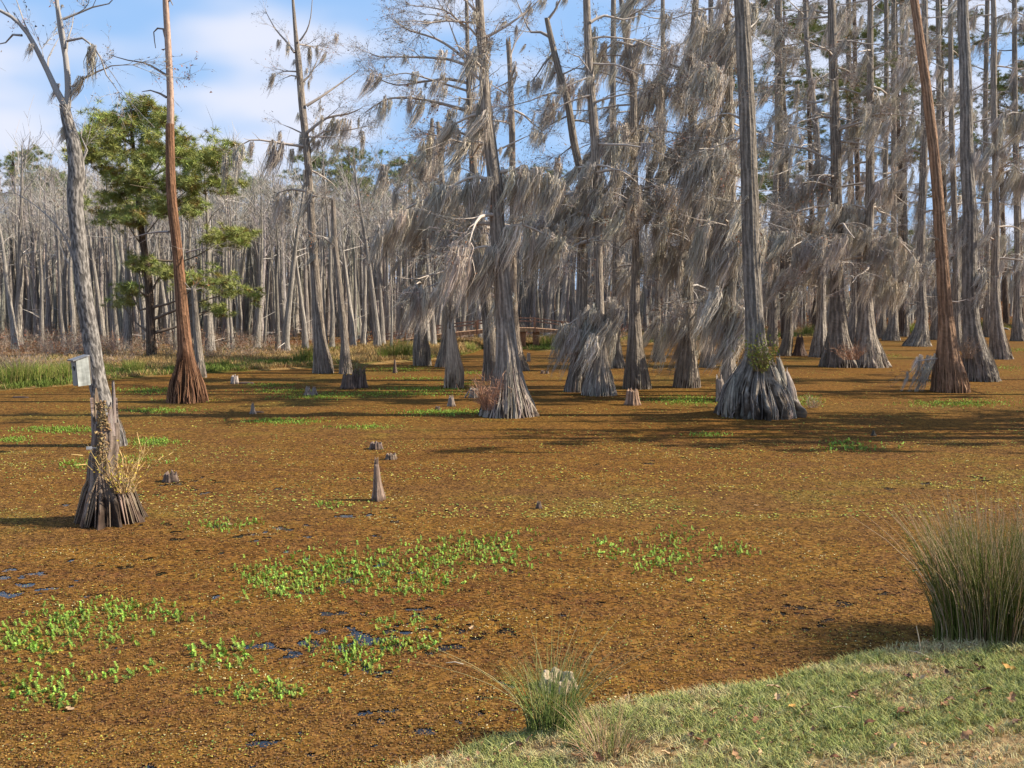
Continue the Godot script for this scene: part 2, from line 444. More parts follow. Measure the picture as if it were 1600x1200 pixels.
# ---------------------------------------------------------------- the cypress
# o: path [[px, py, width px]...] from the water up; limbs [[[px, py]...], width px, moss px, moss n]; auto {n, y0, y1 (px), len (m), moss, mlen (m), droop}
func cypress(o: Dictionary) -> Node3D:
	rg.seed = o.get("seed", int(o.path[0][0]) * 7 + 3)
	var base := on_plane(o.path[0][0], o.path[0][1]) if not o.has("dist") else at(o.path[0][0], o.path[0][1], o.dist)
	var dist := -base.z
	var k := dist / F * 1.005
	var path := []
	path.append([base - Vector3(0, 0.35, 0), o.path[0][2] * k * 0.53])
	var zw := 0.0
	for i in o.path.size():
		var p := at(o.path[i][0], o.path[i][1], dist)
		zw += rg.randfn(0, 0.02) * (p - path[-1][0]).length() if i > 0 else 0.0
		p.z += zw
		path.append([p, o.path[i][2] * k * 0.5])
	if o.has("top"):   # grows on above the frame
		var a: Vector3 = path[-2][0]
		var b: Vector3 = path[-1][0]
		var r: float = path[-1][1]
		for j in 3:
			path.append([b + (b - a).normalized() * o.top * (j + 1) / 3.0, r * (1.0 - 0.28 * (j + 1))])
	var rs := resample(path, o.get("step", 0.14))
	var t := thing(o.called, o.label, o.get("cat", "tree"), base, o.get("group", ""))
	var col: Color = o.get("col", Color(0.34, 0.31, 0.285)) * (1.38 if o.get("mat", M.bark) == M.bark else 1.1)
	if o.get("mat", M.bark) == M.bark: col = Color(col.r * 1.04, col.g, col.b * 0.93)
	var mb := MB.new()
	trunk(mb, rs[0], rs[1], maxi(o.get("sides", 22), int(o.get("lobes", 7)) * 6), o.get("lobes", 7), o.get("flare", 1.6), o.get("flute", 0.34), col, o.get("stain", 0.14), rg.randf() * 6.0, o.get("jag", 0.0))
	var nst: int = o.get("strips", int(o.get("lobes", 7)) * 12)
	for sp in o.get("spikes", []):   # broken root spires standing against the foot
		var p0 := at(sp[0], sp[1], dist)
		var lat: float = p0.x - base.x
		p0.z += sqrt(maxf(0.01, pow(o.path[0][2] * k * 0.5, 2) - lat * lat)) * clampf(1.0 - (p0.y - 0.0) / 1.3, 0.2, 1.0) * 0.82
		var hs: float = sp[3] * k
		var ss := resample([[Vector3(p0.x, -0.1, p0.z), sp[2] * k * 0.75], [p0 + Vector3(0, hs * 0.2, 0), sp[2] * k * 0.5], [p0 + Vector3(-lat * 0.12, hs, -0.12), sp[2] * k * 0.18]], 0.06)
		trunk(mb, ss[0], ss[1], 18, 4, 1.4, 0.6, vary(col * 1.1, 0.15), 0.12, rg.randf() * 6.0, hs * 0.22)
	for j in nst:   # loose strips of bark running down the foot
		var ang := rg.randf() * TAU
		var h1: float = o.get("flare", 1.6) * rg.randf_range(0.15, 0.75)
		var pts := PackedVector3Array(); var rad := PackedFloat32Array()
		var w0: float = rg.randf_range(0.004, 0.013) * (0.6 + rs[1][2])
		for e in 5:
			var hh := base.y + h1 * (1.0 - e / 4.0)
			var bi := 0
			for q in rs[0].size():
				if rs[0][q].y <= hh: bi = q
				else: break
			var aa := ang + 0.025 * sin(e * 1.7 + j)
			pts.append(Vector3(rs[0][bi].x, hh, rs[0][bi].z) + Vector3(cos(aa), 0, sin(aa)) * rs[1][bi] * rg.randf_range(0.99, 1.07))
			rad.append(w0 * (0.4 + 0.25 * e))
		tube(mb, pts, rad, 4, vary(col, 0.4, 0.05), 0.9)
	part("trunk", mb.mesh(o.get("mat", M.bark)), t, -base)
	var lm := MB.new()
	var mx := []; var mc := []; var tx := []; var tc := []
	var lcol: Color = o.get("lcol", col * 0.95)
	for L in o.get("limbs", []):
		var pl := []
		var z := 0.0
		var zs: float = rg.randf_range(-1, 1) * o.get("zs", 0.35)
		for i in L[0].size():
			var p := at(L[0][i][0], L[0][i][1], dist)
			if i > 0: z += zs * p.distance_to(at(L[0][i - 1][0], L[0][i - 1][1], dist)) + rg.randfn(0, 0.05)
			p.z += z
			pl.append([p, maxf(0.006, L[1] * k * 0.5 * (1.0 - 0.75 * float(i) / (L[0].size() - 1)))])
		var ls := resample(pl, 0.35)
		tube(lm, ls[0], ls[1], 7, lcol)
		var np: int = ls[0].size()
		for j in range(1, np):
			var d: Vector3 = (ls[0][j] - ls[0][j - 1]).normalized()
			if rg.randf() < o.get("side", 0.45):
				var tips := []
				var dd := (d.rotated(Vector3.UP, rg.randf_range(0.5, 1.2) * (1.0 if rg.randf() < 0.5 else -1.0)) + Vector3(0, rg.randf_range(-0.2, 0.4), 0)).normalized()
				branch(lm, ls[0][j], dd, rg.randf_range(0.4, 1.2), maxf(0.006, ls[1][j] * 0.5), 0, tips, 0.2, lcol)
				for q in tips:
					if rg.randf() < o.get("twigs", 0.5): twig_at(q[0], q[1], rg.randf_range(0.5, 1.0), tx, tc)
		if not o.has("auto") and not o.has("drape"):
			part("limb", lm.mesh(M.twig), t, -base)
			lm = MB.new()
		if np > 1: twig_at(ls[0][np - 1], (ls[0][np - 1] - ls[0][np - 2]).normalized(), 0.9, tx, tc)
		for j in int(ceil((L[3] if L.size() > 3 else 0) * 0.5)):
			var i := rg.randi_range(np / 6, np - 1)
			var jit := clampf((dist - 14.0) / 12.0, 0.1, 1.0)
			moss_at(ls[0][i] + Vector3(rg.randfn(0, 0.2), rg.randf_range(-0.2, 0.12), rg.randfn(0, 0.3)) * jit, L[2] * k * rg.randf_range(0.3, 1.15), mx, mc)
	var A: Dictionary = o.get("auto", {})
	if A.size() > 0:
		var an := int(A.n * (0.9 if A.n >= 16 and o.path[0][0] > 1200 else 0.6))
		for j in an:
			var yy := lerpf(A.y0, A.y1, (j + rg.randf()) / an)
			var wy := at(800, yy, dist).y
			var bi := 0
			for q in rs[0].size():
				if absf(rs[0][q].y - wy) < absf(rs[0][bi].y - wy): bi = q
			var ang := rg.randf_range(0, TAU)
			var d := Vector3(cos(ang), rg.randf_range(-0.1, 0.45), sin(ang)).normalized()
			var tips := []
			var len: float = A.len * rg.randf_range(0.55, 1.15)
			branch(lm, rs[0][bi], d, len, clampf(rs[1][bi] * 0.32, 0.015, 0.075), 2 if len > 1.2 else 1, tips, A.get("droop", 0.35), lcol, A.get("kids", 3))
			for q in tips:
				if q[3] < 2 and rg.randf() < A.get("twigs", 0.35) * 0.65: twig_at(q[0], q[1], rg.randf_range(0.5, 1.1), tx, tc)
				if rg.randf() < A.moss * 0.38:
					moss_at(q[0], A.mlen * rg.randf_range(0.35, 1.25), mx, mc)
	for c in o.get("coat", []):   # moss wrapped round the trunk: [y0 px, y1 px, n, length m]
		for j in int(c[2] * 0.38):
			var wy := at(800, rg.randf_range(c[0], c[1]), dist).y
			var bi := 0
			for q in rs[0].size():
				if absf(rs[0][q].y - wy) < absf(rs[0][bi].y - wy): bi = q
			var ang := rg.randf_range(0, TAU)
			moss_at(rs[0][bi] + Vector3(cos(ang), 0, sin(ang)) * rs[1][bi] * 1.05, c[3] * rg.randf_range(0.5, 1.2), mx, mc)
	for c in o.get("drape", []):   # curtains: [x0, y0, x1, y1, n, length px] hung on a limb of their own
		var p0 := at(c[0], c[1], dist); var p1 := at(c[2], c[3], dist)
		var mid := (p0 + p1) * 0.5 + Vector3(0, 0.12, rg.randfn(0, 0.4))
		p1.z += rg.randfn(0, 0.6)
		var ls := resample([[p0, 0.05], [mid, 0.035], [p1, 0.012]], 0.3)
		tube(lm, ls[0], ls[1], 6, lcol)
		for j in int(c[4] * 0.42):
			var i := rg.randi_range(0, ls[0].size() - 1)
			moss_at(ls[0][i] + Vector3(rg.randfn(0, 0.12), rg.randf_range(-0.25, 0.1), rg.randfn(0, 0.3)), c[5] * k * rg.randf_range(0.4, 1.15), mx, mc)
			if rg.randf() < 0.4: twig_at(ls[0][i], Vector3(rg.randfn(), 0.1, rg.randfn()).normalized(), rg.randf_range(0.5, 1.0), tx, tc)
	if lm.v.size() > 0:
		var cr := part("limbs", lm.mesh(M.twig), t, -base)
		if tx.size() > 0: spray(cr, "twigs", twig_mesh, tx, tc, Vector3.ZERO)
		if mx.size() > 0: spray(cr, "hanging_moss", moss_mesh, mx, mc, Vector3.ZERO)
	else:
		if tx.size() > 0: spray(t, "twigs", twig_mesh, tx, tc, -base)
		if mx.size() > 0: spray(t, "hanging_moss", moss_mesh, mx, mc, -base)
	return t

# broken stump or knee standing in the water: px centre of its foot, px width, px height
func stump(called: String, label: String, px: float, py: float, w: float, h: float, top: float, jag: float, col: Color, group := "", lobes := 5, tilt := 0.0, flute := 0.35) -> Node3D:
	rg.seed = int(px * 13 + py)
	var base := on_plane(px, py)
	var k := -base.z / F
	var r := w * k * 0.5
	var hh := h * k
	var path := [[base - Vector3(0, 0.2, 0), r * 1.05], [base, r], [base + Vector3(tilt * 0.4, hh * 0.35, 0), lerpf(r, r * top, 0.5)], [base + Vector3(tilt, hh, 0), r * top]]
	var rs := resample(path, maxf(0.03, hh / 12.0))
	var mb := MB.new()
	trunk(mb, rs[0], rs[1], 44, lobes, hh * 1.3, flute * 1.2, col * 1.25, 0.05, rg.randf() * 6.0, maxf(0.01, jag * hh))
	var t := thing(called, label, "stump" if called.find("knee") < 0 else "cypress knee", base, group)
	part("shell", mb.mesh(M.bark), t, -base)
	return t

# twiggy or leafy shrub
func shrub(called: String, label: String, c: Vector3, r: float, h: float, stem: Color, leaf: Color, nstem: int, nleaf: int, ls: float, category := "shrub") -> Node3D:
	rg.seed = int(absf(c.x) * 100) + nstem
	var t := thing(called, label, category, c)
	var sm := MB.new(); var lf := MB.new()
	var ends := []
	for i in nstem:
		var a := rg.randf() * TAU
		var p := Vector3(cos(a), 0, sin(a)) * r * 0.35 * rg.randf()
		var d := Vector3(cos(a) * rg.randf() * r / h * 1.2, 1, sin(a) * rg.randf() * r / h * 1.2).normalized()
		var l := h * rg.randf_range(0.5, 1.05)
		for s in 4:
			var q := p + d * l / 4.0
			ribbon(sm, p, q, 0.006 * (1.0 - s * 0.15), vary(stem, 0.25))
			ends.append([p, q])
			if rg.randf() < 0.8:
				var e := q + (d + Vector3(rg.randfn(0, 0.7), rg.randfn(0, 0.4), rg.randfn(0, 0.7))).normalized() * l * rg.randf_range(0.12, 0.3)
				ribbon(sm, q, e, 0.004, vary(stem, 0.25)); ends.append([q, e])
			p = q
			d = (d + Vector3(rg.randfn(0, 0.22), rg.randfn(0, 0.1), rg.randfn(0, 0.22))).normalized()
	for i in nleaf:
		var e: Array = ends[rg.randi_range(0, ends.size() - 1)]
		var p: Vector3 = e[0].lerp(e[1], rg.randf())
		var d := Vector3(rg.randfn(), rg.randfn(0.2), rg.randfn()).normalized() * ls
		var s := d.cross(Vector3(rg.randfn(), rg.randfn(), rg.randfn())).normalized() * ls * 0.35
		var cc := vary(leaf, 0.3, 0.12)
		var i0 := lf.add(p, Vector2.ZERO, cc); lf.add(p + d * 0.5 + s, Vector2.ZERO, cc); lf.add(p + d, Vector2.ZERO, cc); lf.add(p + d * 0.5 - s, Vector2.ZERO, cc)
		lf.quad(i0, i0 + 1, i0 + 2, i0 + 3)
	part("stems", sm.mesh(M.twig), t)
	if nleaf > 0: part("foliage", lf.mesh(M.leaf), t)
	return t

# clump of rushes: meshes of green and of dry stems around the origin
func rush_mesh(n: int, r: float, h: float, lean: float, w: float, cols: Array, seg := 5) -> ArrayMesh:
	var mb := MB.new()
	for i in n:
		var a := rg.randf() * TAU
		var rr := r * sqrt(rg.randf())
		var p := Vector3(cos(a) * rr, -0.03, sin(a) * rr)
		var out := Vector3(cos(a), 0, sin(a)) * lean * (0.25 + rr / r) * rg.randf_range(0.3, 1.2) + Vector3(rg.randfn(0, 0.12), 0, rg.randfn(0, 0.12))
		var l := h * (1.05 - 0.55 * pow(rg.randf(), 1.8))
		var c := vary(cols[rg.randi_range(0, cols.size() - 1)], 0.3, 0.08)
		var pts := PackedVector3Array(); var rad := PackedFloat32Array()
		for k in seg:
			var t := float(k) / (seg - 1)
			pts.append(p + Vector3(0, l * t * (1.0 - 0.15 * t * out.length()), 0) + out * l * t * t)
			rad.append(w * (1.0 - 0.85 * t))
		tube(mb, pts, rad, 3, c)
	return mb.mesh(M.blade)

# ---------------------------------------------------------------- terrain
var shore := [[-3000, 690], [-400, 640], [0, 614], [100, 606], [200, 592], [330, 584], [450, 577], [560, 571], [640, 565], [690, 561], [735, 554], [762, 542], [790, 543], [830, 548], [890, 549], [950, 541], [1030, 536], [1130, 531], [1250, 527], [1420, 523], [1530, 517], [1600, 512], [2200, 506], [4000, 505]]
var shore_d := []
func shore_dist(u: float) -> float:
	var px := 800.0 + u * F
	for i in shore.size() - 1:
		if px <= shore[i + 1][0]:
			var t := clampf((px - shore[i][0]) / float(shore[i + 1][0] - shore[i][0]), 0, 1)
			return lerpf(shore_d[i], shore_d[i + 1], t)
	return shore_d[-1]
func far_height(x: float, d: float) -> float:
	var u := x / d
	var e := d - shore_dist(u)
	e += 0.8 * nz.get_noise_2d(x * 6.0, d * 6.0)
	if e < 0: return maxf(-0.5, e * 0.25)
	var right := smoothstep(0.3, 0.62, u)
	var h := 0.22 * (1.0 - exp(-e / 1.5)) + e * 0.012 + right * minf(e * 0.045, 2.6) + 0.12 * nz.get_noise_2d(x * 3.0, d * 3.0) * minf(1.0, e / 4.0)
	return h + minf(maxf(0.0, e - 90.0) * 0.01, 3.0)
var edge := [[-40, -20.0], [-6, 3.1], [-3, 4.25], [-0.64, 5.18], [0, 5.56], [0.83, 6.05], [1.77, 6.4], [2.87, 6.94], [3.35, 7.13], [4.26, 7.6], [6, 8.3], [10, 9.6], [40, 16]]
func bank_height(x: float, d: float) -> float:
	var ed := 0.0
	for i in edge.size() - 1:
		if x >= edge[i][0] and x <= edge[i + 1][0]:
			ed = lerpf(edge[i][1], edge[i + 1][1], (x - edge[i][0]) / (edge[i + 1][0] - edge[i][0]))
	ed -= 0.20 + 0.16 * clampf(-x * 0.6, 0.0, 1.0)
	var e := ed - d + 0.10 * nz.get_noise_2d(x * 60.0, d * 60.0) + 0.12 * nz.get_noise_2d(x * 20.0, d * 20.0)
	if e < 0: return maxf(-0.6, e * 0.35)
	return 0.09 * (1.0 - exp(-e / 0.16)) + 0.11 * minf(e, 9.0) + 0.03 * nz.get_noise_2d(x * 35.0, d * 35.0)

func open_water(x: float, d: float) -> float:   # above 0 the floating mat is torn open
	var rx := x * 0.92 + d * 0.39
	var rd := d * 0.92 - x * 0.39
	var big := nz.get_noise_2d(rx * 14.0, rd * 34.0)
	var fine := nz.get_noise_2d(x * 160.0 + 50.0, d * 220.0)
	var finer := nz.get_noise_2d(x * 420.0, d * 520.0)
	var here := 0.22 * exp(-pow((x + 1.9) / 1.7, 2) - pow((d - 5.2) / 0.9, 2)) + 0.12 * exp(-pow((x + 1.1) / 0.8, 2) - pow((d - 6.8) / 0.5, 2)) + 0.10 * exp(-pow((x + 3.8) / 1.6, 2) - pow((d - 8.6) / 1.3, 2)) + 0.14 * exp(-pow((x - 2.3) / 1.0, 2) - pow((d - 7.3) / 0.35, 2))
	return big * 0.5 + fine * 0.35 + finer * 0.6 + here * 1.2 - 0.455 - 0.012 * maxf(0.0, d - 9.0)

# ---------------------------------------------------------------- scene
func _ready() -> void:
	var cam := Camera3D.new()
	cam.name = "camera"
	cam.position = EYE
	cam.rotation.x = pitch
	cam.fov = 45.0
	cam.near = 0.05; cam.far = 2000.0
	add_child(cam)
	nz.seed = 4; nz.fractal_octaves = 4
	var env := Environment.new()
	env.background_mode = Environment.BG_SKY
	env.tonemap_mode = Environment.TONE_MAPPER_LINEAR
	env.tonemap_exposure = 1.85
	env.sdfgi_enabled = true; env.ssao_enabled = true; env.ssil_enabled = true
	var sky := Sky.new()
	sky.sky_material = make_sky()
	env.sky = sky
	env.background_energy_multiplier = 0.59
	var we := WorldEnvironment.new()
	we.name = "world_environment"
	we.environment = env
	add_child(we)
	var sun := DirectionalLight3D.new()
	sun.name = "sun"
	sun.light_energy = 1.6
	sun.light_color = Color(1.0, 0.95, 0.87)
	sun.light_angular_distance = 0.5
	sun.shadow_enabled = true
	add_child(sun)
	# high on the right: shadows run straight to the left across the view
	var toward := Vector3(1.0, tan(deg_to_rad(38.0)), 0.0)
	sun.look_at_from_position(toward * 100.0, Vector3.ZERO)
	for s in shore: shore_d.append(-on_plane(s[0], s[1]).z)
	make_materials()
	rg.seed = 1
	make_moss(); make_twigs(); make_needles(); make_sprigs()
	print("kit ", Time.get_ticks_msec())
	build_ground()
	print("ground ", Time.get_ticks_msec())
	build_forest()
	print("forest ", Time.get_ticks_msec())
	build_bridge()
	build_cypresses()
	print("cypresses ", Time.get_ticks_msec())
	build_stumps()
	build_box()
	build_shore_plants()
	build_water_plants()
	print("plants ", Time.get_ticks_msec())
	build_bank()
	print("bank ", Time.get_ticks_msec())

func make_sky() -> PanoramaSkyMaterial:
	var n := FastNoiseLite.new()
	n.seed = 21; n.frequency = 1.0; n.fractal_octaves = 5; n.fractal_gain = 0.5
	var w := 1024; var h := 512
	var im := Image.create(w, h, false, Image.FORMAT_RGBF)
	for y in h:
		var el := PI * (0.5 - (y + 0.5) / h)
		var se := sin(el)
		for x in w:
			var az := ((x + 0.5) / w - 0.5) * TAU
			var c: Color
			if se < -0.03:
				c = Color(0.20, 0.19, 0.17)
			else:
				var up := clampf(se, 0.0, 1.0)
				c = Color(0.42, 0.64, 0.94).lerp(Color(0.25, 0.46, 0.84), clampf(pow(up, 0.55) * 1.15, 0, 1))
				# a flat layer of thin cloud seen in perspective
				var q := 1.0 / (up + 0.22)
				var X := sin(az) * cos(el) * q; var Z := -cos(az) * cos(el) * q
				var k := n.get_noise_3d(X * 0.55, Z * 0.8, 2.0) + 0.45 * n.get_noise_3d(X * 1.8, Z * 2.6, 7.0) + 0.1
				var cov := smoothstep(-0.14, 0.42, k)
				c = c.lerp(Color(0.80, 0.82, 0.93), cov * 0.88)
			im.set_pixel(x, y, c)
	var m := PanoramaSkyMaterial.new()
	m.panorama = ImageTexture.create_from_image(im)
	m.energy_multiplier = 1.0
	return m

func struct_mesh(called: String, label: String, mb: MB, m: Material) -> MeshInstance3D:
	var o := part(called, mb.mesh(m), self)
	tag(o, label, "", "", "structure")
	return o

func build_ground() -> void:
	# water
	var mb := MB.new()
	var i := mb.add(Vector3(-300, 0, 12), Vector2.ZERO, Color.WHITE); mb.add(Vector3(300, 0, 12), Vector2.ZERO, Color.WHITE); mb.add(Vector3(300, 0, -300), Vector2.ZERO, Color.WHITE); mb.add(Vector3(-300, 0, -300), Vector2.ZERO, Color.WHITE)
	mb.quad(i, i + 3, i + 2, i + 1)
	struct_mesh("water", "dark still pond water under the floating fern", mb, M.water)
	# far land
	mb = MB.new()
	var nu := 220; var nd := 64
	for b in nd + 1:
		for a in nu + 1:
			var u := lerpf(-1.5, 1.5, float(a) / nu)
			var ds := shore_dist(u) - 2.0
			var d := ds + 500.0 * pow(float(b) / nd, 3.0) + 6.0 * float(b) / nd
			var x := u * d
			var h := far_height(x, d)
			var e := d - ds - 2.0
			var dry := Color(0.36, 0.235, 0.10)
			var straw := Color(0.21, 0.095, 0.04)
			var green := Color(0.13, 0.15, 0.035)
			var n1 := nz.get_noise_2d(x * 12.0, d * 12.0); var n2 := nz.get_noise_2d(x * 40.0 + 90.0, d * 40.0)
			var c := dry.lerp(straw, smoothstep(-0.05, 0.2, n1 + 0.1 * n2 + (0.3 if e > 7.0 else 0.0) + (0.25 if u > 0.35 else 0.0)))
			if e < 2.0 and n2 + 0.6 * n1 > 0.08: c = c.lerp(green, 0.7)
			mb.add(Vector3(x, h, -d), Vector2(x, d), c)
	for b in nd:
		for a in nu:
			var q := b * (nu + 1) + a
			mb.quad(q, q + nu + 1, q + nu + 2, q + 1)
	struct_mesh("ground", "far shore of dry tan grass and pine straw under the bare wood", mb, M.soil)
	# floating fern mat, with torn openings
	mb = MB.new()
	var c0 := Color(0.218, 0.116, 0.036)
	for z in [[4.0, 9.0, 7.0, 0.023, true], [9.0, 19.0, 13.0, 0.055, true], [19.0, 110.0, 110.0, 0.9, false]]:
		var cs: float = z[3]
		var nx := int(2.0 * z[2] / cs); var nzz := int((z[1] - z[0]) / cs)
		var keep := PackedByteArray(); keep.resize((nx + 1) * (nzz + 1))
		var first := mb.v.size()
		for b in nzz + 1:
			for a in nx + 1:
				var x: float = -z[2] + a * cs
				var d: float = z[0] + b * cs
				if b == nzz: d = z[1]
				var big := nz.get_noise_2d(x * 9.0 + 300.0, d * 16.0)
				var mid := nz.get_noise_2d(x * 60.0, d * 110.0 + 40.0)
				var sml := nz.get_noise_2d(x * 400.0, d * 700.0)
				var c := Color(c0.r * (1.0 + 0.22 * mid + 0.3 * sml), c0.g * (1.0 + 0.28 * mid + 0.35 * sml + 0.12 * big), c0.b * (1.0 + 0.3 * big))
				if d > 19.0: c = c.lerp(Color(0.225, 0.12, 0.032), 0.5)
				c = c.lerp(Color(0.17, 0.165, 0.036), clampf((big * 0.8 + mid * 0.6 - 0.22) * 1.3, 0.0, 0.28))
				var ow := open_water(x, d) if z[4] else -1.0
				keep[b * (nx + 1) + a] = 1 if ow > 0.0 else 0
				mb.add(Vector3(x, 0.005 + 0.004 * sml, -d), Vector2(x, d), c)
		for b in nzz:
			for a in nx:
				var q := b * (nx + 1) + a
				if keep[q] + keep[q + 1] + keep[q + nx + 1] + keep[q + nx + 2] >= 2: continue
				mb.quad(first + q, first + q + nx + 1, first + q + nx + 2, first + q + 1)
	var mo := part("floating_fern", mb.mesh(M.fern), self)
	tag(mo, "orange brown mat of floating water fern covering the pond", "water fern", "", "stuff")
	# loose fronds lying on the mat
	rg.seed = 77
	mb = MB.new()
	var ctr := mb.add(Vector3(0, 0.10, 0), Vector2.ZERO, Color.WHITE)
	var rim := []
	for k in 6:
		var a := TAU * k / 6.0
		var r := 0.5 if k % 2 == 0 else 0.34
		rim.append(mb.add(Vector3(cos(a) * r, 0.02 if k % 3 else 0.2, sin(a) * r * 0.8), Vector2.ZERO, Color.WHITE))
	for k in 6: mb.tri(ctr, rim[k], rim[(k + 1) % 6])
	var frond := mb.mesh(M.fleck)
	var xf := []; var cols := []
	for k in 300000:
		var d := 4.3 + 13.0 * pow(rg.randf(), 1.7)
		var x := rg.randf_range(-1, 1) * (0.62 * d + 0.6)
		var ow := open_water(x, d)
		if ow > 0.02 + rg.randf() * 0.06 and rg.randf() > 0.6: continue
		if bank_height(x, d) > 0.02: continue
		var s := rg.randf_range(0.008, 0.019) * (0.8 + d * 0.035)
		var c: Color
		var t := rg.randf() + 0.22 * nz.get_noise_2d(x * 60.0, d * 110.0 + 40.0)
		if t < 0.60: c = vary(Color(0.182, 0.098, 0.03), 0.34, 0.1)
		elif t < 0.76: c = vary(Color(0.09, 0.05, 0.031), 0.3)
		elif t < 0.945: c = vary(Color(0.28, 0.155, 0.037), 0.3, 0.1)
		elif t < 0.985: c = vary(Color(0.36, 0.31, 0.06), 0.3, 0.1)
		elif t < 1.03: c = vary(Color(0.16, 0.24, 0.06), 0.3, 0.1)
		else: c = vary(Color(0.60, 0.54, 0.28), 0.2)
		var b := Basis(Vector3.UP, rg.randf() * TAU) * Basis(Vector3.RIGHT, rg.randfn(0, 0.35))
		xf.append(Transform3D(b.scaled(Vector3(s, s, s)), Vector3(x, 0.010, -d)))
		cols.append(c)
	# pale flecks drifted into streaks farther out
	for k in 26000:
		var d := 11.0 + 34.0 * pow(rg.randf(), 1.4)
		var x := rg.randf_range(-1, 1) * (0.6 * d + 1.0)
		if nz.get_noise_2d(x * 26.0, d * 60.0) + rg.randfn(0, 0.15) < 0.06: continue
		var s := rg.randf_range(0.02, 0.05)
		xf.append(Transform3D(Basis(Vector3.UP, rg.randf() * TAU).scaled(Vector3(s, s, s)), Vector3(x, 0.012, -d)))
		cols.append(vary(Color(0.40, 0.34, 0.07) if rg.randf() < 0.55 else Color(0.2, 0.27, 0.06), 0.35, 0.1))
	var fm := multi("fern_fronds", frond, xf, cols, self)
	tag(fm, "loose orange, yellow and green fronds floating on the pond", "water fern", "", "stuff")

func wood_edge(u: float) -> float:
	return maxf(shore_dist(u) + 6.5, 41.5)

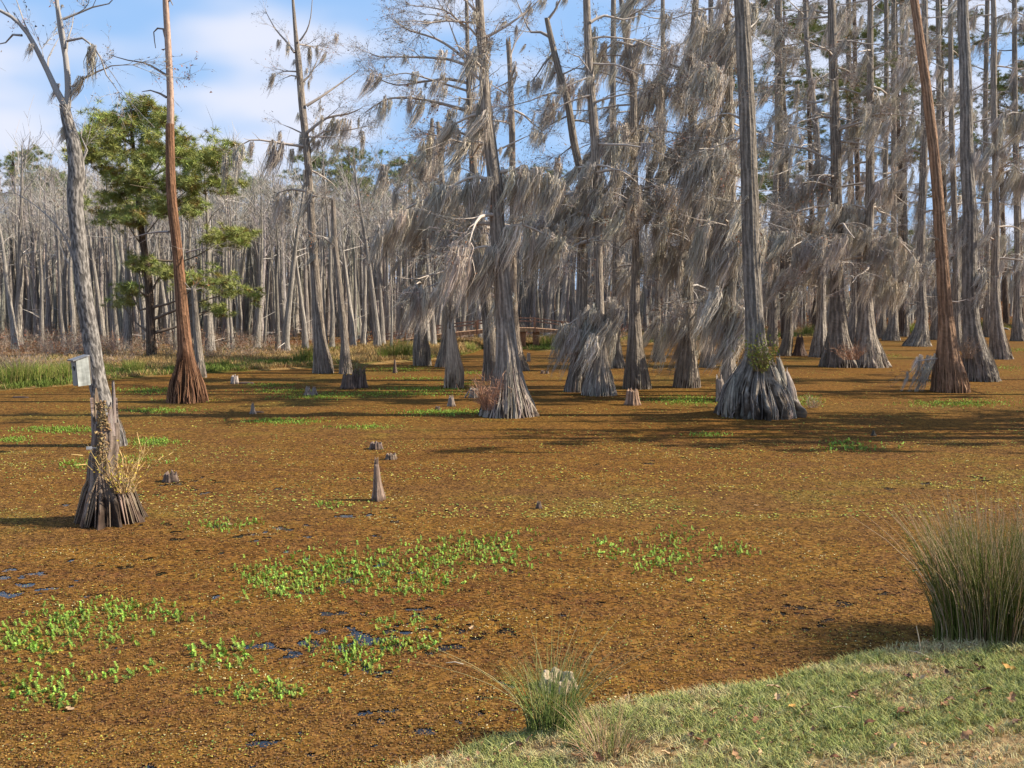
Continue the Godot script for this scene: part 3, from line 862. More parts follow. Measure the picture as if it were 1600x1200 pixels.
func build_forest() -> void:
	# bare wood: variants of grey trees, each a trunk and its limbs
	rg.seed = 501
	var protos := []
	for vr in 10:
		var h := rg.randf_range(7.0, 9.8)
		var r := rg.randf_range(0.085, 0.16)
		var path := [[Vector3(0, -0.3, 0), r * 1.7], [Vector3(0, 0.5, 0), r * 1.15]]
		var p := Vector3(0, 0.5, 0)
		var lean := Vector3(rg.randfn(0, 0.06), 1, rg.randfn(0, 0.06))
		for k in 7:
			p += (lean + Vector3(rg.randfn(0, 0.035), 0, rg.randfn(0, 0.035))) * (h - 0.5) / 7.0
			path.append([p, r * (1.0 - 0.125 * (k + 1))])
		var rs := resample(path, 1.2)
		var col := Color(0.48, 0.44, 0.395) * rg.randf_range(0.65, 1.1)
		var tm := MB.new()
		tube(tm, rs[0], rs[1], 7, col, 0.5)
		var lm := MB.new()
		var tips := []
		for k in rg.randi_range(6, 9):
			var f := pow(rg.randf(), 0.7)
			var i := int(lerpf(rs[0].size() * 0.5, rs[0].size() - 1, f))
			var a := rg.randf() * TAU
			branch(lm, rs[0][i], Vector3(cos(a) * 0.7, rg.randf_range(0.5, 1.5), sin(a) * 0.7).normalized(), rg.randf_range(0.8, 2.3), maxf(0.018, rs[1][i] * 0.4), 1, tips, -0.25, col * 0.9, 3)
		for q in tips:
			for e in 1:
				var pp: Vector3 = q[0]
				var dd: Vector3 = (q[1] + Vector3(rg.randfn(0, 0.5), rg.randfn(0.1, 0.4), rg.randfn(0, 0.5))).normalized()
				ribbon(lm, pp, pp + dd * rg.randf_range(0.3, 0.8), 0.008, vary(col * 0.75, 0.2))
		for k in 5:
			var i := rg.randi_range(1, rs[0].size() - 3)
			var a := rg.randf() * TAU
			ribbon(lm, rs[0][i], rs[0][i] + Vector3(cos(a), rg.randf_range(-0.2, 0.6), sin(a)) * rg.randf_range(0.4, 1.2), 0.015, col)
		protos.append([tm.mesh(M.bark), lm.mesh(M.twig), "pale whitish" if col.r > 0.454 else ("mid grey" if col.r > 0.377 else "dark grey")])
	var first := []
	for i in 10: first.append(null)
	rg.seed = 502
	var spots := []
	var tries := 0
	while spots.size() < 290 and tries < 20000:
		tries += 1
		var u := rg.randf_range(-0.66, 0.62)
		var d := wood_edge(u) + 17.0 * pow(rg.randf(), 1.3)
		var x := u * d
		var ok := true
		for s in spots:
			if absf(s.x - x) < 0.3 and absf(s.y - d) < 0.8: ok = false; break
		if ok: spots.append(Vector2(x, d))
	for s in spots:
		var v := rg.randi_range(0, 9)
		var o: Node3D
		if first[v] == null:
			o = thing("bare_tree", "thin %s bare trunk among many in the wood beyond the far shore" % protos[v][2], "tree", Vector3.ZERO, "%s bare trees of the wood beyond the shore" % protos[v][2])
			part("trunk", protos[v][0], o); part("crown", protos[v][1], o)
			first[v] = o
		else:
			o = first[v].duplicate()
			o.name = numbered("bare_tree")
			add_child(o)
		o.position = Vector3(s.x, far_height(s.x, s.y) - 0.05, -s.y)
		o.rotation.y = rg.randf() * TAU
		var sc := rg.randf_range(0.8, 1.12)
		o.scale = Vector3(sc * rg.randf_range(0.8, 1.25), sc, sc * rg.randf_range(0.8, 1.25))
	# the depth of the wood behind them
	for v in 10:
		var xf := []; var cols := []
		for k in 330:
			var u := rg.randf_range(-0.75, 0.75)
			var d := wood_edge(u) + 9.0 + 62.0 * rg.randf()
			var x := u * d
			var sc := rg.randf_range(0.8, 1.15)
			xf.append(Transform3D(Basis(Vector3.UP, rg.randf() * TAU).scaled(Vector3(sc, sc, sc)), Vector3(x, far_height(x, d) - 0.05, -d)))
			cols.append(vary(Color(1, 1, 1), 0.25, 0.06))
		for j in 2:
			var o := multi("distant_wood", protos[v][j], xf, cols, self)
			tag(o, "grey mass of bare trees deep in the wood beyond the shore", "wood", "depth of the bare wood", "stuff")
	# undergrowth along the wood's edge
	rg.seed = 503
	var xs := []; var cs := []
	for k in 4200:
		var u := rg.randf_range(-0.72, 0.72)
		var d := wood_edge(u) - 3.0 + 26.0 * pow(rg.randf(), 1.4)
		if u > -0.3 and u < 0.1 and d < wood_edge(u): continue
		var x := u * d
		if nz.get_noise_2d(x * 8.0, d * 8.0) + rg.randfn(0, 0.15) < (0.0 if u > -0.35 else -0.25): continue
		var b := Basis(Vector3.UP, rg.randf() * TAU) * Basis(Vector3(0, 0, 1), rg.randf_range(0.8, 1.7))
		xs.append(Transform3D(b.scaled(Vector3.ONE * rg.randf_range(0.5, 1.3)), Vector3(x, far_height(x, d) - 0.05, -d)))
		var t := rg.randf()
		cs.append(vary(Color(1.1, 0.92, 0.8) if t < 0.5 else (Color(1.25, 1.15, 1.0) if t < 0.88 else Color(1.0, 0.65, 0.45)), 0.3, 0.08))
	var by := [[[], []], [[], []], [[], []], [[], []]]
	for k in xs.size():
		by[k % 4][0].append(xs[k]); by[k % 4][1].append(cs[k])
	for k in 4:
		var o := multi("undergrowth", twig_mesh[k], by[k][0], by[k][1], self)
		tag(o, "brown and reddish twiggy undergrowth along the edge of the wood", "undergrowth", "undergrowth of the wood", "stuff")
	# pines
	pine("pine_tree", "green pine with spreading boughs on the shore behind the red-brown snag", 39.0, [[237, 563, 17], [235, 500, 14], [232, 440, 12], [222, 370, 10], [217, 320, 9], [213, 270, 7], [206, 210, 5], [204, 170, 3]], [[205, 178, 62, 26, 1.2], [180, 215, 52, 20, 1.0], [168, 250, 50, 20, 1.0], [262, 236, 66, 24, 1.0], [335, 250, 60, 20, 0.9], [232, 280, 70, 24, 1.0], [318, 292, 62, 18, 1.0], [175, 300, 45, 18, 0.8], [275, 335, 66, 18, 1.0], [345, 372, 48, 18, 1.0], [205, 342, 45, 14, 0.8], [217, 415, 34, 14, 1.0], [262, 425, 26, 10, 0.8], [325, 440, 44, 13, 0.9], [378, 455, 24, 16, 1.0], [330, 482, 22, 10, 0.8], [202, 452, 26, 12, 0.8], [188, 476, 16, 8, 0.8], [160, 185, 24, 12, 0.8]], Color(0.30, 0.33, 0.10), 1300)
	var far := [[20, 250, 90], [75, 285, 80], [135, 300, 85], [330, 268, 75], [395, 300, 90], [505, 262, 85], [545, 248, 95], [575, 300, 80], [640, 262, 90], [690, 300, 100], [860, 285, 85], [880, 320, 100], [1115, 335, 95], [1180, 250, 100]]
	for k in far.size():
		rg.seed = 600 + k
		var f: Array = far[k]
		var cl := []
		f[1] -= 14
		var kk: float = 100.0 / f[2]
		for j in 9:
			cl.append([f[0] + rg.randf_range(-42, 42) * kk, f[1] + (j * 9.0 + 8.0) * kk, rg.randf_range(24, 40) * kk, rg.randf_range(8, 13) * kk, 0.8])
		cl.append([f[0], f[1] + 4, 22 * kk, 10 * kk, 0.9])
		pine("pine_tree", "distant pine whose green crown rises above the bare grey wood", f[2], [[f[0] + 4, 535, 7 * kk], [f[0] + 2, 420, 6 * kk], [f[0], f[1] + 40, 4 * kk], [f[0], f[1], 2]], cl, Color(0.21, 0.25, 0.10), 700, "pines rising above the bare wood")
	var near := [[1215, 20, 66, 9], [1262, 70, 74, 8], [1335, 10, 60, 9], [1400, 60, 70, 9], [1470, 30, 78, 8], [1585, 90, 72, 8], [1560, 250, 95, 7], [1400, 230, 90, 6], [1650, 40, 70, 9], [1225, 140, 82, 7]]
	for k in near.size():
		rg.seed = 640 + k
		var f: Array = near[k]
		var cl := []
		for j in 14:
			cl.append([f[0] + rg.randf_range(-70, 70), f[1] + rg.randf_range(-130, 150), rg.randf_range(26, 50), rg.randf_range(10, 20), 0.6])
		pine("pine_tree", "tall dark trunked pine standing behind the moss-hung cypresses", f[2], [[f[0] + 12, 520, f[3] * 1.4], [f[0] + 8, 380, f[3]], [f[0] + 3, 200, f[3] * 0.85], [f[0], f[1], f[3] * 0.65], [f[0], f[1] - 140, 2]], cl, Color(0.19, 0.22, 0.08), 620, "tall pines behind the cypresses")

# clumps: [px, py, half width px, half height px, share]
func pine(called: String, label: String, dist: float, path: Array, clumps: Array, col: Color, tufts: int, group := "") -> void:
	rg.seed = int(path[0][0]) + int(dist) * 3
	var k := dist / F
	var base := at(path[0][0], path[0][1], dist)
	base.y = far_height(base.x, dist)
	var t := thing(called, label, "pine tree", base, group)
	var pl := [[base - Vector3(0, 0.3, 0), path[0][2] * k * 0.75]]
	for p in path: pl.append([at(p[0], p[1], dist) if p != path[0] else base, p[2] * k * 0.5])
	var rs := resample(pl, 0.6)
	var mb := MB.new()
	trunk(mb, rs[0], rs[1], 10, 5, 0.8, 0.12, Color(0.20, 0.145, 0.11), 0.0, 1.0)
	part("trunk", mb.mesh(M.bark), t, -base)
	var lm := MB.new()
	var xf := []; var cols := []
	var tot := 0.0
	for c in clumps: tot += c[2] * c[3] * c[4]
	for c in clumps:
		var p := at(c[0], c[1], dist)
		var zz: float = rg.randf_range(-1, 1) * c[2] * k * 0.8
		p.z += zz
		var bi := 0
		for q in rs[0].size():
			if absf(rs[0][q].y - (p.y - 1.0)) < absf(rs[0][bi].y - (p.y - 1.0)): bi = q
		var s: Vector3 = rs[0][bi]
		var ls := resample([[s, maxf(0.03, rs[1][bi] * 0.45)], [s.lerp(p, 0.5) + Vector3(0, rg.randf_range(-0.5, 0.15), rg.randfn(0, 0.2)), 0.03], [p, 0.015]], 0.5)
		tube(lm, ls[0], ls[1], 5, Color(0.17, 0.13, 0.10))
		for j in 8:
			var o := Vector3(rg.randfn(0, 0.5) * c[2], rg.randfn(0, 0.45) * c[3], rg.randfn(0, 0.5) * c[2]) * k
			ribbon(lm, p.lerp(s, rg.randf() * 0.3), p + o, 0.02, Color(0.17, 0.13, 0.10))
		var hub := []
		for j in maxi(4, int(c[2] * 0.3)): hub.append(Vector3(rg.randfn(0, 0.5) * c[2], rg.randfn(0, 0.5) * c[3], rg.randfn(0, 0.5) * c[2]) * k)
		for j in int(tufts * 2.0 * c[2] * c[3] * c[4] / tot):
			var o: Vector3 = hub[rg.randi_range(0, hub.size() - 1)] + Vector3(rg.randfn(0, 0.22), rg.randfn(0, 0.14), rg.randfn(0, 0.22))
			xf.append(Transform3D(Basis(Vector3.UP, rg.randf() * TAU).scaled(Vector3.ONE * rg.randf_range(0.8, 1.3)), p + o))
			var g := vary(col, 0.25, 0.08)
			if rg.randf() < 0.12: g = vary(Color(0.24, 0.17, 0.05), 0.2)
			cols.append(g)
	var cr := part("limbs", lm.mesh(M.twig), t, -base)
	multi("crown", needle_mesh, xf, cols, cr)

func build_bridge() -> void:
	var dist := 51.0
	var t := thing("footbridge", "low arched wooden footbridge with rails between the far banks", "bridge", at(770, 545, dist))
	var o: Vector3 = -t.position
	var wood := Color(0.60, 0.37, 0.22)
	var deck := [[560, 546], [585, 542], [640, 533], [700, 524], [760, 518], [800, 515.5], [835, 516], [880, 520], [930, 528], [965, 535]]
	var rail := [[545, 534], [600, 523], [640, 516], [700, 507], [760, 500], [800, 497], [835, 497.5], [900, 506], [965, 518]]
	for sd in 2:
		var z := dist + sd * 1.5
		var pts := []
		for p in deck: pts.append(at(p[0], p[1], dist) + Vector3(0, 0, -sd * 1.5))
		var mb := MB.new()
		for i in pts.size() - 1:
			var a: Vector3 = pts[i]; var b: Vector3 = pts[i + 1]
			var d := (b - a)
			mb.box((a + b) * 0.5, Vector3(d.length() + 0.03, 0.16, 0.08), Basis(Vector3(0, 0, 1), atan2(d.y, d.x)), vary(wood, 0.1))
		part("beam", mb.flat(M.wood), t, o)
		var rp := []
		for p in rail: rp.append(at(p[0], p[1], dist) + Vector3(0, 0, -sd * 1.5))
		for lvl in 2:
			mb = MB.new()
			for i in rp.size() - 1:
				var a: Vector3 = rp[i] - Vector3(0, 0.17 * lvl, 0); var b: Vector3 = rp[i + 1] - Vector3(0, 0.17 * lvl, 0)
				var d := (b - a)
				mb.box((a + b) * 0.5, Vector3(d.length() + 0.02, 0.05, 0.05), Basis(Vector3(0, 0, 1), atan2(d.y, d.x)), Color(0.45, 0.28, 0.2))
			part("rail", mb.flat(M.wood), t, o)
		for px in [552, 585, 633, 695, 745, 800, 836, 880, 930, 962]:
			var ry := 0.0; var dy := 0.0
			for i in rail.size() - 1:
				if px >= rail[i][0] and px <= rail[i + 1][0]: ry = lerpf(rail[i][1], rail[i + 1][1], float(px - rail[i][0]) / (rail[i + 1][0] - rail[i][0]))
			dy = 548.0
			for i in deck.size() - 1:
				if px >= deck[i][0] and px <= deck[i + 1][0]: dy = lerpf(deck[i][1], deck[i + 1][1], float(px - deck[i][0]) / (deck[i + 1][0] - deck[i][0]))
			var a := at(px, ry, dist) + Vector3(0, 0, -sd * 1.5); var b := at(px, dy + 2, dist) + Vector3(0, 0, -sd * 1.5)
			mb = MB.new()
			mb.box((a + b) * 0.5 + Vector3(0, 0, 0.067 - sd * 0.134), Vector3(0.08, a.y - b.y + 0.1, 0.05), Basis.IDENTITY, vary(Color(0.5, 0.3, 0.19), 0.15))
			part("post", mb.flat(M.wood), t, o)
	# deck boards
	var bm := MB.new()
	bm.box(Vector3.ZERO, Vector3(0.135, 0.035, 1.5), Basis.IDENTITY, wood * 0.9)
	var board := bm.flat(M.wood)
	var px := 563.0
	while px < 964.0:
		var dy := 0.0
		for i in deck.size() - 1:
			if px >= deck[i][0] and px <= deck[i + 1][0]: dy = lerpf(deck[i][1], deck[i + 1][1], float(px - deck[i][0]) / (deck[i + 1][0] - deck[i][0]))
		var p := at(px, dy, dist) + Vector3(0, 0.1, -0.75)
		var b := part("plank", board, t, p + o)
		b.rotation.y = rg.randf_range(-0.01, 0.01)
		px += 4.3
	# piers either side of the dark opening
	for q in [817, 838]:
		var top := at(q, 519, dist); var bot := at(q, 543, dist)
		var mb := MB.new()
		mb.box(Vector3(top.x, (top.y + bot.y) * 0.5 - 0.15, top.z - 0.78), Vector3(0.34, top.y - bot.y + 0.3, 1.4), Basis.IDENTITY, Color(0.38, 0.2, 0.11))
		part("pier", mb.flat(M.wood), t, o)

func build_cypresses() -> void:
	var grey := Color(0.34, 0.305, 0.275)
	var dark := Color(0.29, 0.26, 0.235)
	# grey leaning tree that carries the nest box
	cypress({called = "leaning_tree", label = "leaning pale grey lichen-mottled bare tree carrying the white nest box", mat = M.lichen, col = Color(0.31, 0.288, 0.27), zs = 0.05, flare = 0.8, flute = 0.22, lobes = 4, side = 0.5, twigs = 0.25, stain = 0.1,
		path = [[176, 697, 40], [163, 640, 31], [151, 590, 27], [141, 520, 25], [132, 450, 24], [125, 380, 23], [119, 310, 23], [122, 268, 24], [117, 225, 20], [108, 190, 17], [103, 165, 14]],
		limbs = [[[[104, 170], [88, 140], [72, 110], [42, 52], [18, 26], [-8, 12], [-70, -25]], 11, 45, 3], [[[104, 172], [106, 140], [101, 90], [94, 50], [87, 5], [78, -60], [70, -130]], 11, 40, 3], [[[101, 75], [97, 40], [90, 10], [84, -40], [90, -110]], 6, 30, 1],
			[[[112, 136], [130, 122], [150, 110], [175, 103], [208, 102]], 4, 60, 1], [[[104, 64], [130, 60], [146, 72], [158, 90], [168, 118], [178, 132], [190, 146]], 4, 70, 3], [[[98, 30], [118, 18], [140, 8], [165, 2], [180, -12]], 4, 0, 0], [[[34, 55], [18, 53], [0, 62], [-25, 66]], 4, 30, 1], [[[122, 262], [137, 235], [130, 215]], 5, 0, 0], [[[118, 420], [105, 380], [88, 350], [60, 322], [30, 303]], 3.5, 0, 0]],
		coat = [[165, 215, 9, 0.55], [100, 130, 5, 0.4]]})
	# red-brown snag
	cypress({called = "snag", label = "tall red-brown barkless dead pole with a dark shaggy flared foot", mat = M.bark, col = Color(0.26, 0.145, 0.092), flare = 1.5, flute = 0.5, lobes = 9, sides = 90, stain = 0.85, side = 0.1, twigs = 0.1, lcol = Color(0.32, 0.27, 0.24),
		path = [[293, 628, 60], [292, 600, 48], [291, 572, 30], [289, 540, 21], [286, 500, 19], [277, 400, 15.5], [268, 300, 14.5], [266, 194, 12.5]],
		limbs = [[[[290, 395], [310, 390], [330, 388]], 3, 0, 0], [[[264, 362], [245, 362], [222, 364], [196, 370]], 4, 0, 0], [[[287, 440], [296, 452], [302, 450]], 2, 0, 0]]})
	var rd := -on_plane(293, 628).z
	var rb := at(266, 197, rd)
	var sn: Node3D = get_node("snag")
	var sm := MB.new()
	var ss := resample([[at(266, 200, rd), 0.095], [at(266, 150, rd), 0.085], [at(263, 80, rd), 0.08], [at(259, 10, rd), 0.075], [at(256, -60, rd), 0.06]], 0.3)
	tube(sm, ss[0], ss[1], 12, Color(0.62, 0.44, 0.35))
	for L in [[[261, 118], [245, 108], [225, 98], [200, 94], [172, 86]], [[260, 152], [250, 146], [235, 141], [222, 143]], [[259, 60], [255, 45], [246, 44], [240, 50], [243, 75]], [[267, 170], [272, 186]], [[258, 5], [266, 0], [270, 8]]]:
		var pl := []
		for q in L.size(): pl.append([at(L[q][0], L[q][1], rd), lerpf(0.035, 0.01, float(q) / (L.size() - 1))])
		var r2 := resample(pl, 0.3)
		tube(sm, r2[0], r2[1], 6, Color(0.45, 0.37, 0.33))
	tag(part("bare_top", sm.mesh(M.wood), sn, -sn.position), "pale pink wood above the broken bark")
	cypress({called = "snag", label = "slim grey dead pole with a crosswise stick at its broken top", col = grey, flare = 0.9, flute = 0.2, lobes = 4, side = 0.0, jag = 0.2, lcol = Color(0.6, 0.5, 0.4), path = [[314, 590, 17], [310, 545, 12], [305, 490, 9.5], [302, 448, 7]], limbs = [[[[286, 450], [302, 453], [316, 450]], 2.5, 0, 0]]})
	# mid left pair
	cypress({called = "cypress_tree", label = "straight mossy cypress with a tapering bell foot near the far shore", col = Color(0.31, 0.275, 0.25), flare = 1.4, flute = 0.28, lobes = 10, stain = 0.05,
		path = [[505, 583, 31], [503, 560, 26], [499, 520, 18], [494, 450, 14], [488, 370, 12], [484, 300, 11], [479, 235, 11], [471, 160, 11], [466, 100, 10], [461, 50, 6], [457, 0, 4]], top = 1.5,
		limbs = [[[[479, 165], [500, 150], [525, 128], [550, 106]], 5, 30, 6], [[[480, 207], [510, 185], [545, 178], [565, 170]], 5, 55, 16], [[[478, 228], [505, 205], [540, 202], [572, 195]], 4, 45, 7], [[[474, 228], [450, 226], [425, 223], [398, 223], [375, 240]], 5, 75, 20], [[[460, 82], [445, 62], [430, 45], [416, 20]], 4, 30, 4], [[[468, 64], [480, 50], [488, 30], [493, -5]], 3, 0, 0], [[[468, 130], [482, 118], [492, 100], [495, 92]], 4, 35, 8], [[[476, 210], [455, 200], [442, 195]], 3, 45, 6], [[[484, 300], [455, 295], [435, 300]], 5, 70, 16], [[[470, 120], [455, 118], [444, 122]], 3, 30, 3]],
		coat = [[90, 400, 70, 0.7]], auto = {n = 9, y0 = 340, y1 = 30, len = 1.5, moss = 0.14, mlen = 0.9, twigs = 0.4}})
	cypress({called = "cypress_tree", label = "slender crooked cypress with a snapped top beside the bell-footed one", col = Color(0.33, 0.295, 0.27), flare = 1.2, flute = 0.25, lobes = 6, stain = 0.05, jag = 0.15,
		path = [[540, 584, 20], [539, 555, 15], [537, 520, 11], [529, 440, 9], [522, 370, 8.5], [520, 310, 6]], coat = [[330, 400, 16, 0.6]],
		limbs = [[[[523, 375], [540, 350], [552, 345]], 3, 40, 4], [[[524, 385], [505, 370], [490, 372]], 3, 35, 4]]})
	# trees behind the bridge approach
	cypress({called = "cypress_tree", label = "mossy cypress with a swollen hollow foot in front of the bridge approach", col = grey, flare = 2.2, flute = 0.2, lobes = 6, stain = 0.05,
		path = [[660, 571, 27], [658, 545, 25], [656, 510, 17], [656, 470, 11], [660, 400, 10], [665, 320, 9], [672, 240, 8], [675, 185, 5]], coat = [[190, 480, 80, 1.2]],
		limbs = [[[[664, 330], [640, 345], [615, 358], [592, 372]], 5, 110, 30], [[[665, 330], [690, 322], [710, 316]], 4, 80, 12], [[[672, 250], [655, 245], [632, 255]], 3, 50, 6]],
		auto = {n = 12, y0 = 470, y1 = 200, len = 2.2, moss = 0.25, mlen = 1.6}})
	cypress({called = "cypress_tree", label = "moss-shrouded cypress with a shaggy foot just behind the pale snag", col = grey, flare = 1.4, flute = 0.35, lobes = 7, stain = 0.05,
		path = [[693, 573, 26], [696, 545, 16], [699, 500, 12], [701, 430, 11], [696, 350, 10], [690, 270, 8], [684, 190, 5]], coat = [[200, 520, 70, 1.3]],
		auto = {n = 18, y0 = 470, y1 = 190, len = 2.6, moss = 0.3, mlen = 1.7}})
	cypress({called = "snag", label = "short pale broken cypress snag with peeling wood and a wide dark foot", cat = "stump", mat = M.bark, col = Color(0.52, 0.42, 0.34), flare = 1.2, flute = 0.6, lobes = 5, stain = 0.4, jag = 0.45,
		path = [[709, 606, 30], [710, 580, 29], [708, 555, 22], [706, 530, 15], [704, 509, 10]], side = 0.0, sides = 28})
	# main pair, centre
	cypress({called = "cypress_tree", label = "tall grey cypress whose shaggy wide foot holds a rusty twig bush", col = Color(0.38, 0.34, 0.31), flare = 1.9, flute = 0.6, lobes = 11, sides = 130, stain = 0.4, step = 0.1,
		path = [[794, 649, 86], [794, 632, 74], [794, 600, 48], [793, 565, 36], [789, 500, 28], [784, 430, 25], [777, 350, 23], [773, 290, 21], [767, 235, 20], [760, 180, 19], [757, 125, 15], [752, 60, 14], [749, 0, 12]], top = 5.0,
		limbs = [[[[770, 272], [800, 265], [835, 268], [862, 280]], 7, 110, 44], [[[772, 285], [745, 275], [715, 285], [690, 300]], 7, 100, 40], [[[758, 130], [735, 110], [715, 70], [700, 30]], 5, 40, 6], [[[757, 176], [735, 180], [715, 190], [690, 200]], 6, 75, 16], [[[756, 60], [790, 40], [820, 15], [845, -10]], 5, 60, 9], [[[754, 30], [730, 5], [705, -10]], 5, 45, 8], [[[779, 360], [815, 350], [850, 365], [872, 372]], 6, 110, 34], [[[782, 400], [760, 385], [735, 392], [710, 400]], 5, 120, 30], [[[752, 68], [735, 45], [700, 30], [668, 25]], 4, 30, 4], [[[768, 240], [800, 225], [825, 215]], 4, 60, 8]],
		coat = [[120, 200, 26, 0.8]], auto = {n = 14, y0 = 400, y1 = -30, len = 2.4, moss = 0.13, mlen = 1.5}})
	cypress({called = "cypress_tree", label = "dark cypress close behind the shaggy-footed one, long bare boughs reaching over the bridge", col = dark, flare = 1.5, flute = 0.2, lobes = 6, stain = 0.05,
		path = [[767, 594, 27], [766, 560, 20], [764, 520, 19], [757, 440, 16], [748, 350, 15], [741, 280, 13], [736, 200, 9], [732, 130, 7], [730, 50, 6], [729, -10, 5]], top = 3.0, side = 0.75, twigs = 0.6,
		limbs = [[[[731, 103], [705, 93], [670, 88], [625, 85], [590, 84], [574, 78]], 5, 30, 4], [[[731, 96], [708, 76], [680, 58], [650, 48], [630, 40], [612, 25]], 5, 0, 0], [[[732, 130], [700, 123], [660, 127], [620, 132], [585, 120]], 5, 55, 12], [[[732, 142], [700, 133], [665, 123], [635, 116], [600, 125]], 4, 50, 8], [[[733, 173], [705, 166], [670, 158], [630, 154], [600, 160], [575, 178]], 6, 65, 26], [[[737, 215], [715, 205], [690, 210], [665, 205]], 5, 90, 22], [[[744, 310], [700, 305], [660, 315], [620, 338], [592, 368]], 7, 120, 44], [[[750, 360], [725, 358], [700, 362]], 4, 60, 8], [[[731, 50], [705, 20], [680, 8], [640, 2]], 4, 25, 4], [[[746, 330], [715, 345], [680, 340], [650, 352]], 6, 120, 36], [[[756, 430], [725, 420], [690, 440], [660, 452]], 5, 110, 30]],
		coat = [[150, 400, 60, 1.3]], auto = {n = 10, y0 = 480, y1 = 60, len = 2.6, moss = 0.2, mlen = 1.6}})
	cypress({called = "cypress_tree", label = "slim cypress with a snapped crown and one bough of hanging moss beards", col = Color(0.36, 0.31, 0.27), flare = 1.6, flute = 0.3, lobes = 6, stain = 0.05, jag = 0.3,
		path = [[812, 579, 30], [809, 560, 20], [806, 530, 14], [803, 470, 11], [802, 400, 10], [801, 300, 10], [800, 200, 9.5], [797, 110, 8], [794, 62, 7]],
		limbs = [[[[802, 172], [818, 178], [835, 192], [852, 202]], 4, 62, 9], [[[797, 90], [805, 65], [822, 40]], 3, 20, 2], [[[801, 290], [830, 275], [855, 285]], 5, 90, 22], [[[802, 350], [825, 340], [848, 355], [868, 372]], 5, 90, 20], [[[799, 150], [780, 140], [765, 130]], 3, 50, 6]],
		coat = [[260, 400, 30, 1.2]], auto = {n = 9, y0 = 420, y1 = 110, len = 2.0, moss = 0.2, mlen = 1.5}})
	# centre right group
	cypress({called = "cypress_tree", label = "dark cypress that bends away high up into a bare forked crown", col = dark, flare = 1.7, flute = 0.28, lobes = 7, stain = 0.06, lcol = Color(0.32, 0.28, 0.25),
		path = [[901, 612, 38], [903, 580, 26], [905, 540, 20], [908, 480, 17], [910, 400, 16], [912, 340, 15], [910, 287, 13], [897, 225, 12], [887, 162, 11], [873, 112, 10], [861, 62, 9], [854, 30, 7]],
		limbs = [[[[855, 32], [866, 18], [875, 2], [884, -40]], 5, 40, 3], [[[860, 58], [845, 48], [830, 47], [820, 25], [808, -5]], 5, 0, 0], [[[875, 118], [900, 105], [915, 95]], 3, 0, 0], [[[863, 85], [850, 100], [838, 120], [825, 135]], 4, 55, 6], [[[889, 180], [860, 195], [848, 205]], 3, 0, 0], [[[911, 300], [885, 310], [860, 330], [838, 350]], 6, 90, 30]],
		auto = {n = 10, y0 = 420, y1 = 90, len = 1.8, moss = 0.07, mlen = 1.3, twigs = 0.5}})
	cypress({called = "cypress_tree", label = "tall cypress on bundled ridged buttresses with a low bough of windblown moss", col = Color(0.37, 0.33, 0.30), flare = 1.5, flute = 0.5, lobes = 9, sides = 40, stain = 0.06,
		path = [[936, 617, 52], [936, 596, 42], [937, 565, 27], [938, 520, 16], [937, 470, 13], [935, 400, 13], [935, 340, 13], [933, 280, 13.5], [929, 200, 14], [923, 130, 13], [919, 60, 12], [917, 0, 11]], top = 5.0,
		limbs = [[[[944, 560], [954, 520], [958, 475], [945, 472], [915, 490], [885, 512]], 7, 115, 60], [[[956, 480], [940, 500], [925, 520]], 4, 80, 26], [[[932, 260], [900, 262], [870, 285]], 6, 90, 30], [[[932, 270], [965, 265], [995, 285]], 6, 90, 30], [[[922, 35], [945, 22], [975, 28], [1000, 20]], 5, 50, 6], [[[921, 120], [900, 130], [880, 140]], 4, 50, 8], [[[927, 120], [905, 90], [890, 85]], 3, 0, 0], [[[934, 310], [960, 300], [985, 312]], 5, 100, 24], [[[924, 148], [895, 158], [868, 170]], 4, 60, 7], [[[935, 340], [905, 330], [880, 348]], 5, 80, 22]],
		coat = [[255, 330, 20, 0.9]], auto = {n = 14, y0 = 380, y1 = -20, len = 2.4, moss = 0.15, mlen = 1.5}})
	cypress({called = "cypress_tree", label = "smooth bottle-footed dark cypress standing in open brown water", col = Color(0.29, 0.26, 0.235), flare = 2.2, flute = 0.2, lobes = 6, sides = 30, stain = 0.25,
		path = [[995, 607, 43], [994, 580, 35], [993, 550, 26], [992, 500, 18], [993, 430, 12.5], [994, 380, 11], [992, 300, 11], [990, 200, 11], [989, 130, 10], [978, 60, 8], [971, 0, 7]], top = 4.0,
		limbs = [[[[989, 72], [965, 66], [945, 78], [930, 95]], 5, 90, 22], [[[990, 72], [1005, 62], [1015, 70]], 4, 60, 12], [[[992, 205], [1005, 200], [1025, 215], [1050, 230]], 4, 70, 14], [[[992, 195], [965, 205], [940, 235]], 5, 80, 20], [[[993, 300], [1020, 290], [1045, 300]], 5, 110, 30], [[[993, 310], [965, 312], [940, 335]], 5, 100, 26], [[[976, 28], [1000, 15], [1030, -5]], 4, 50, 5]],
		coat = [[60, 135, 26, 1.0], [195, 320, 30, 1.0]], auto = {n = 16, y0 = 380, y1 = 20, len = 2.6, moss = 0.22, mlen = 1.6}})
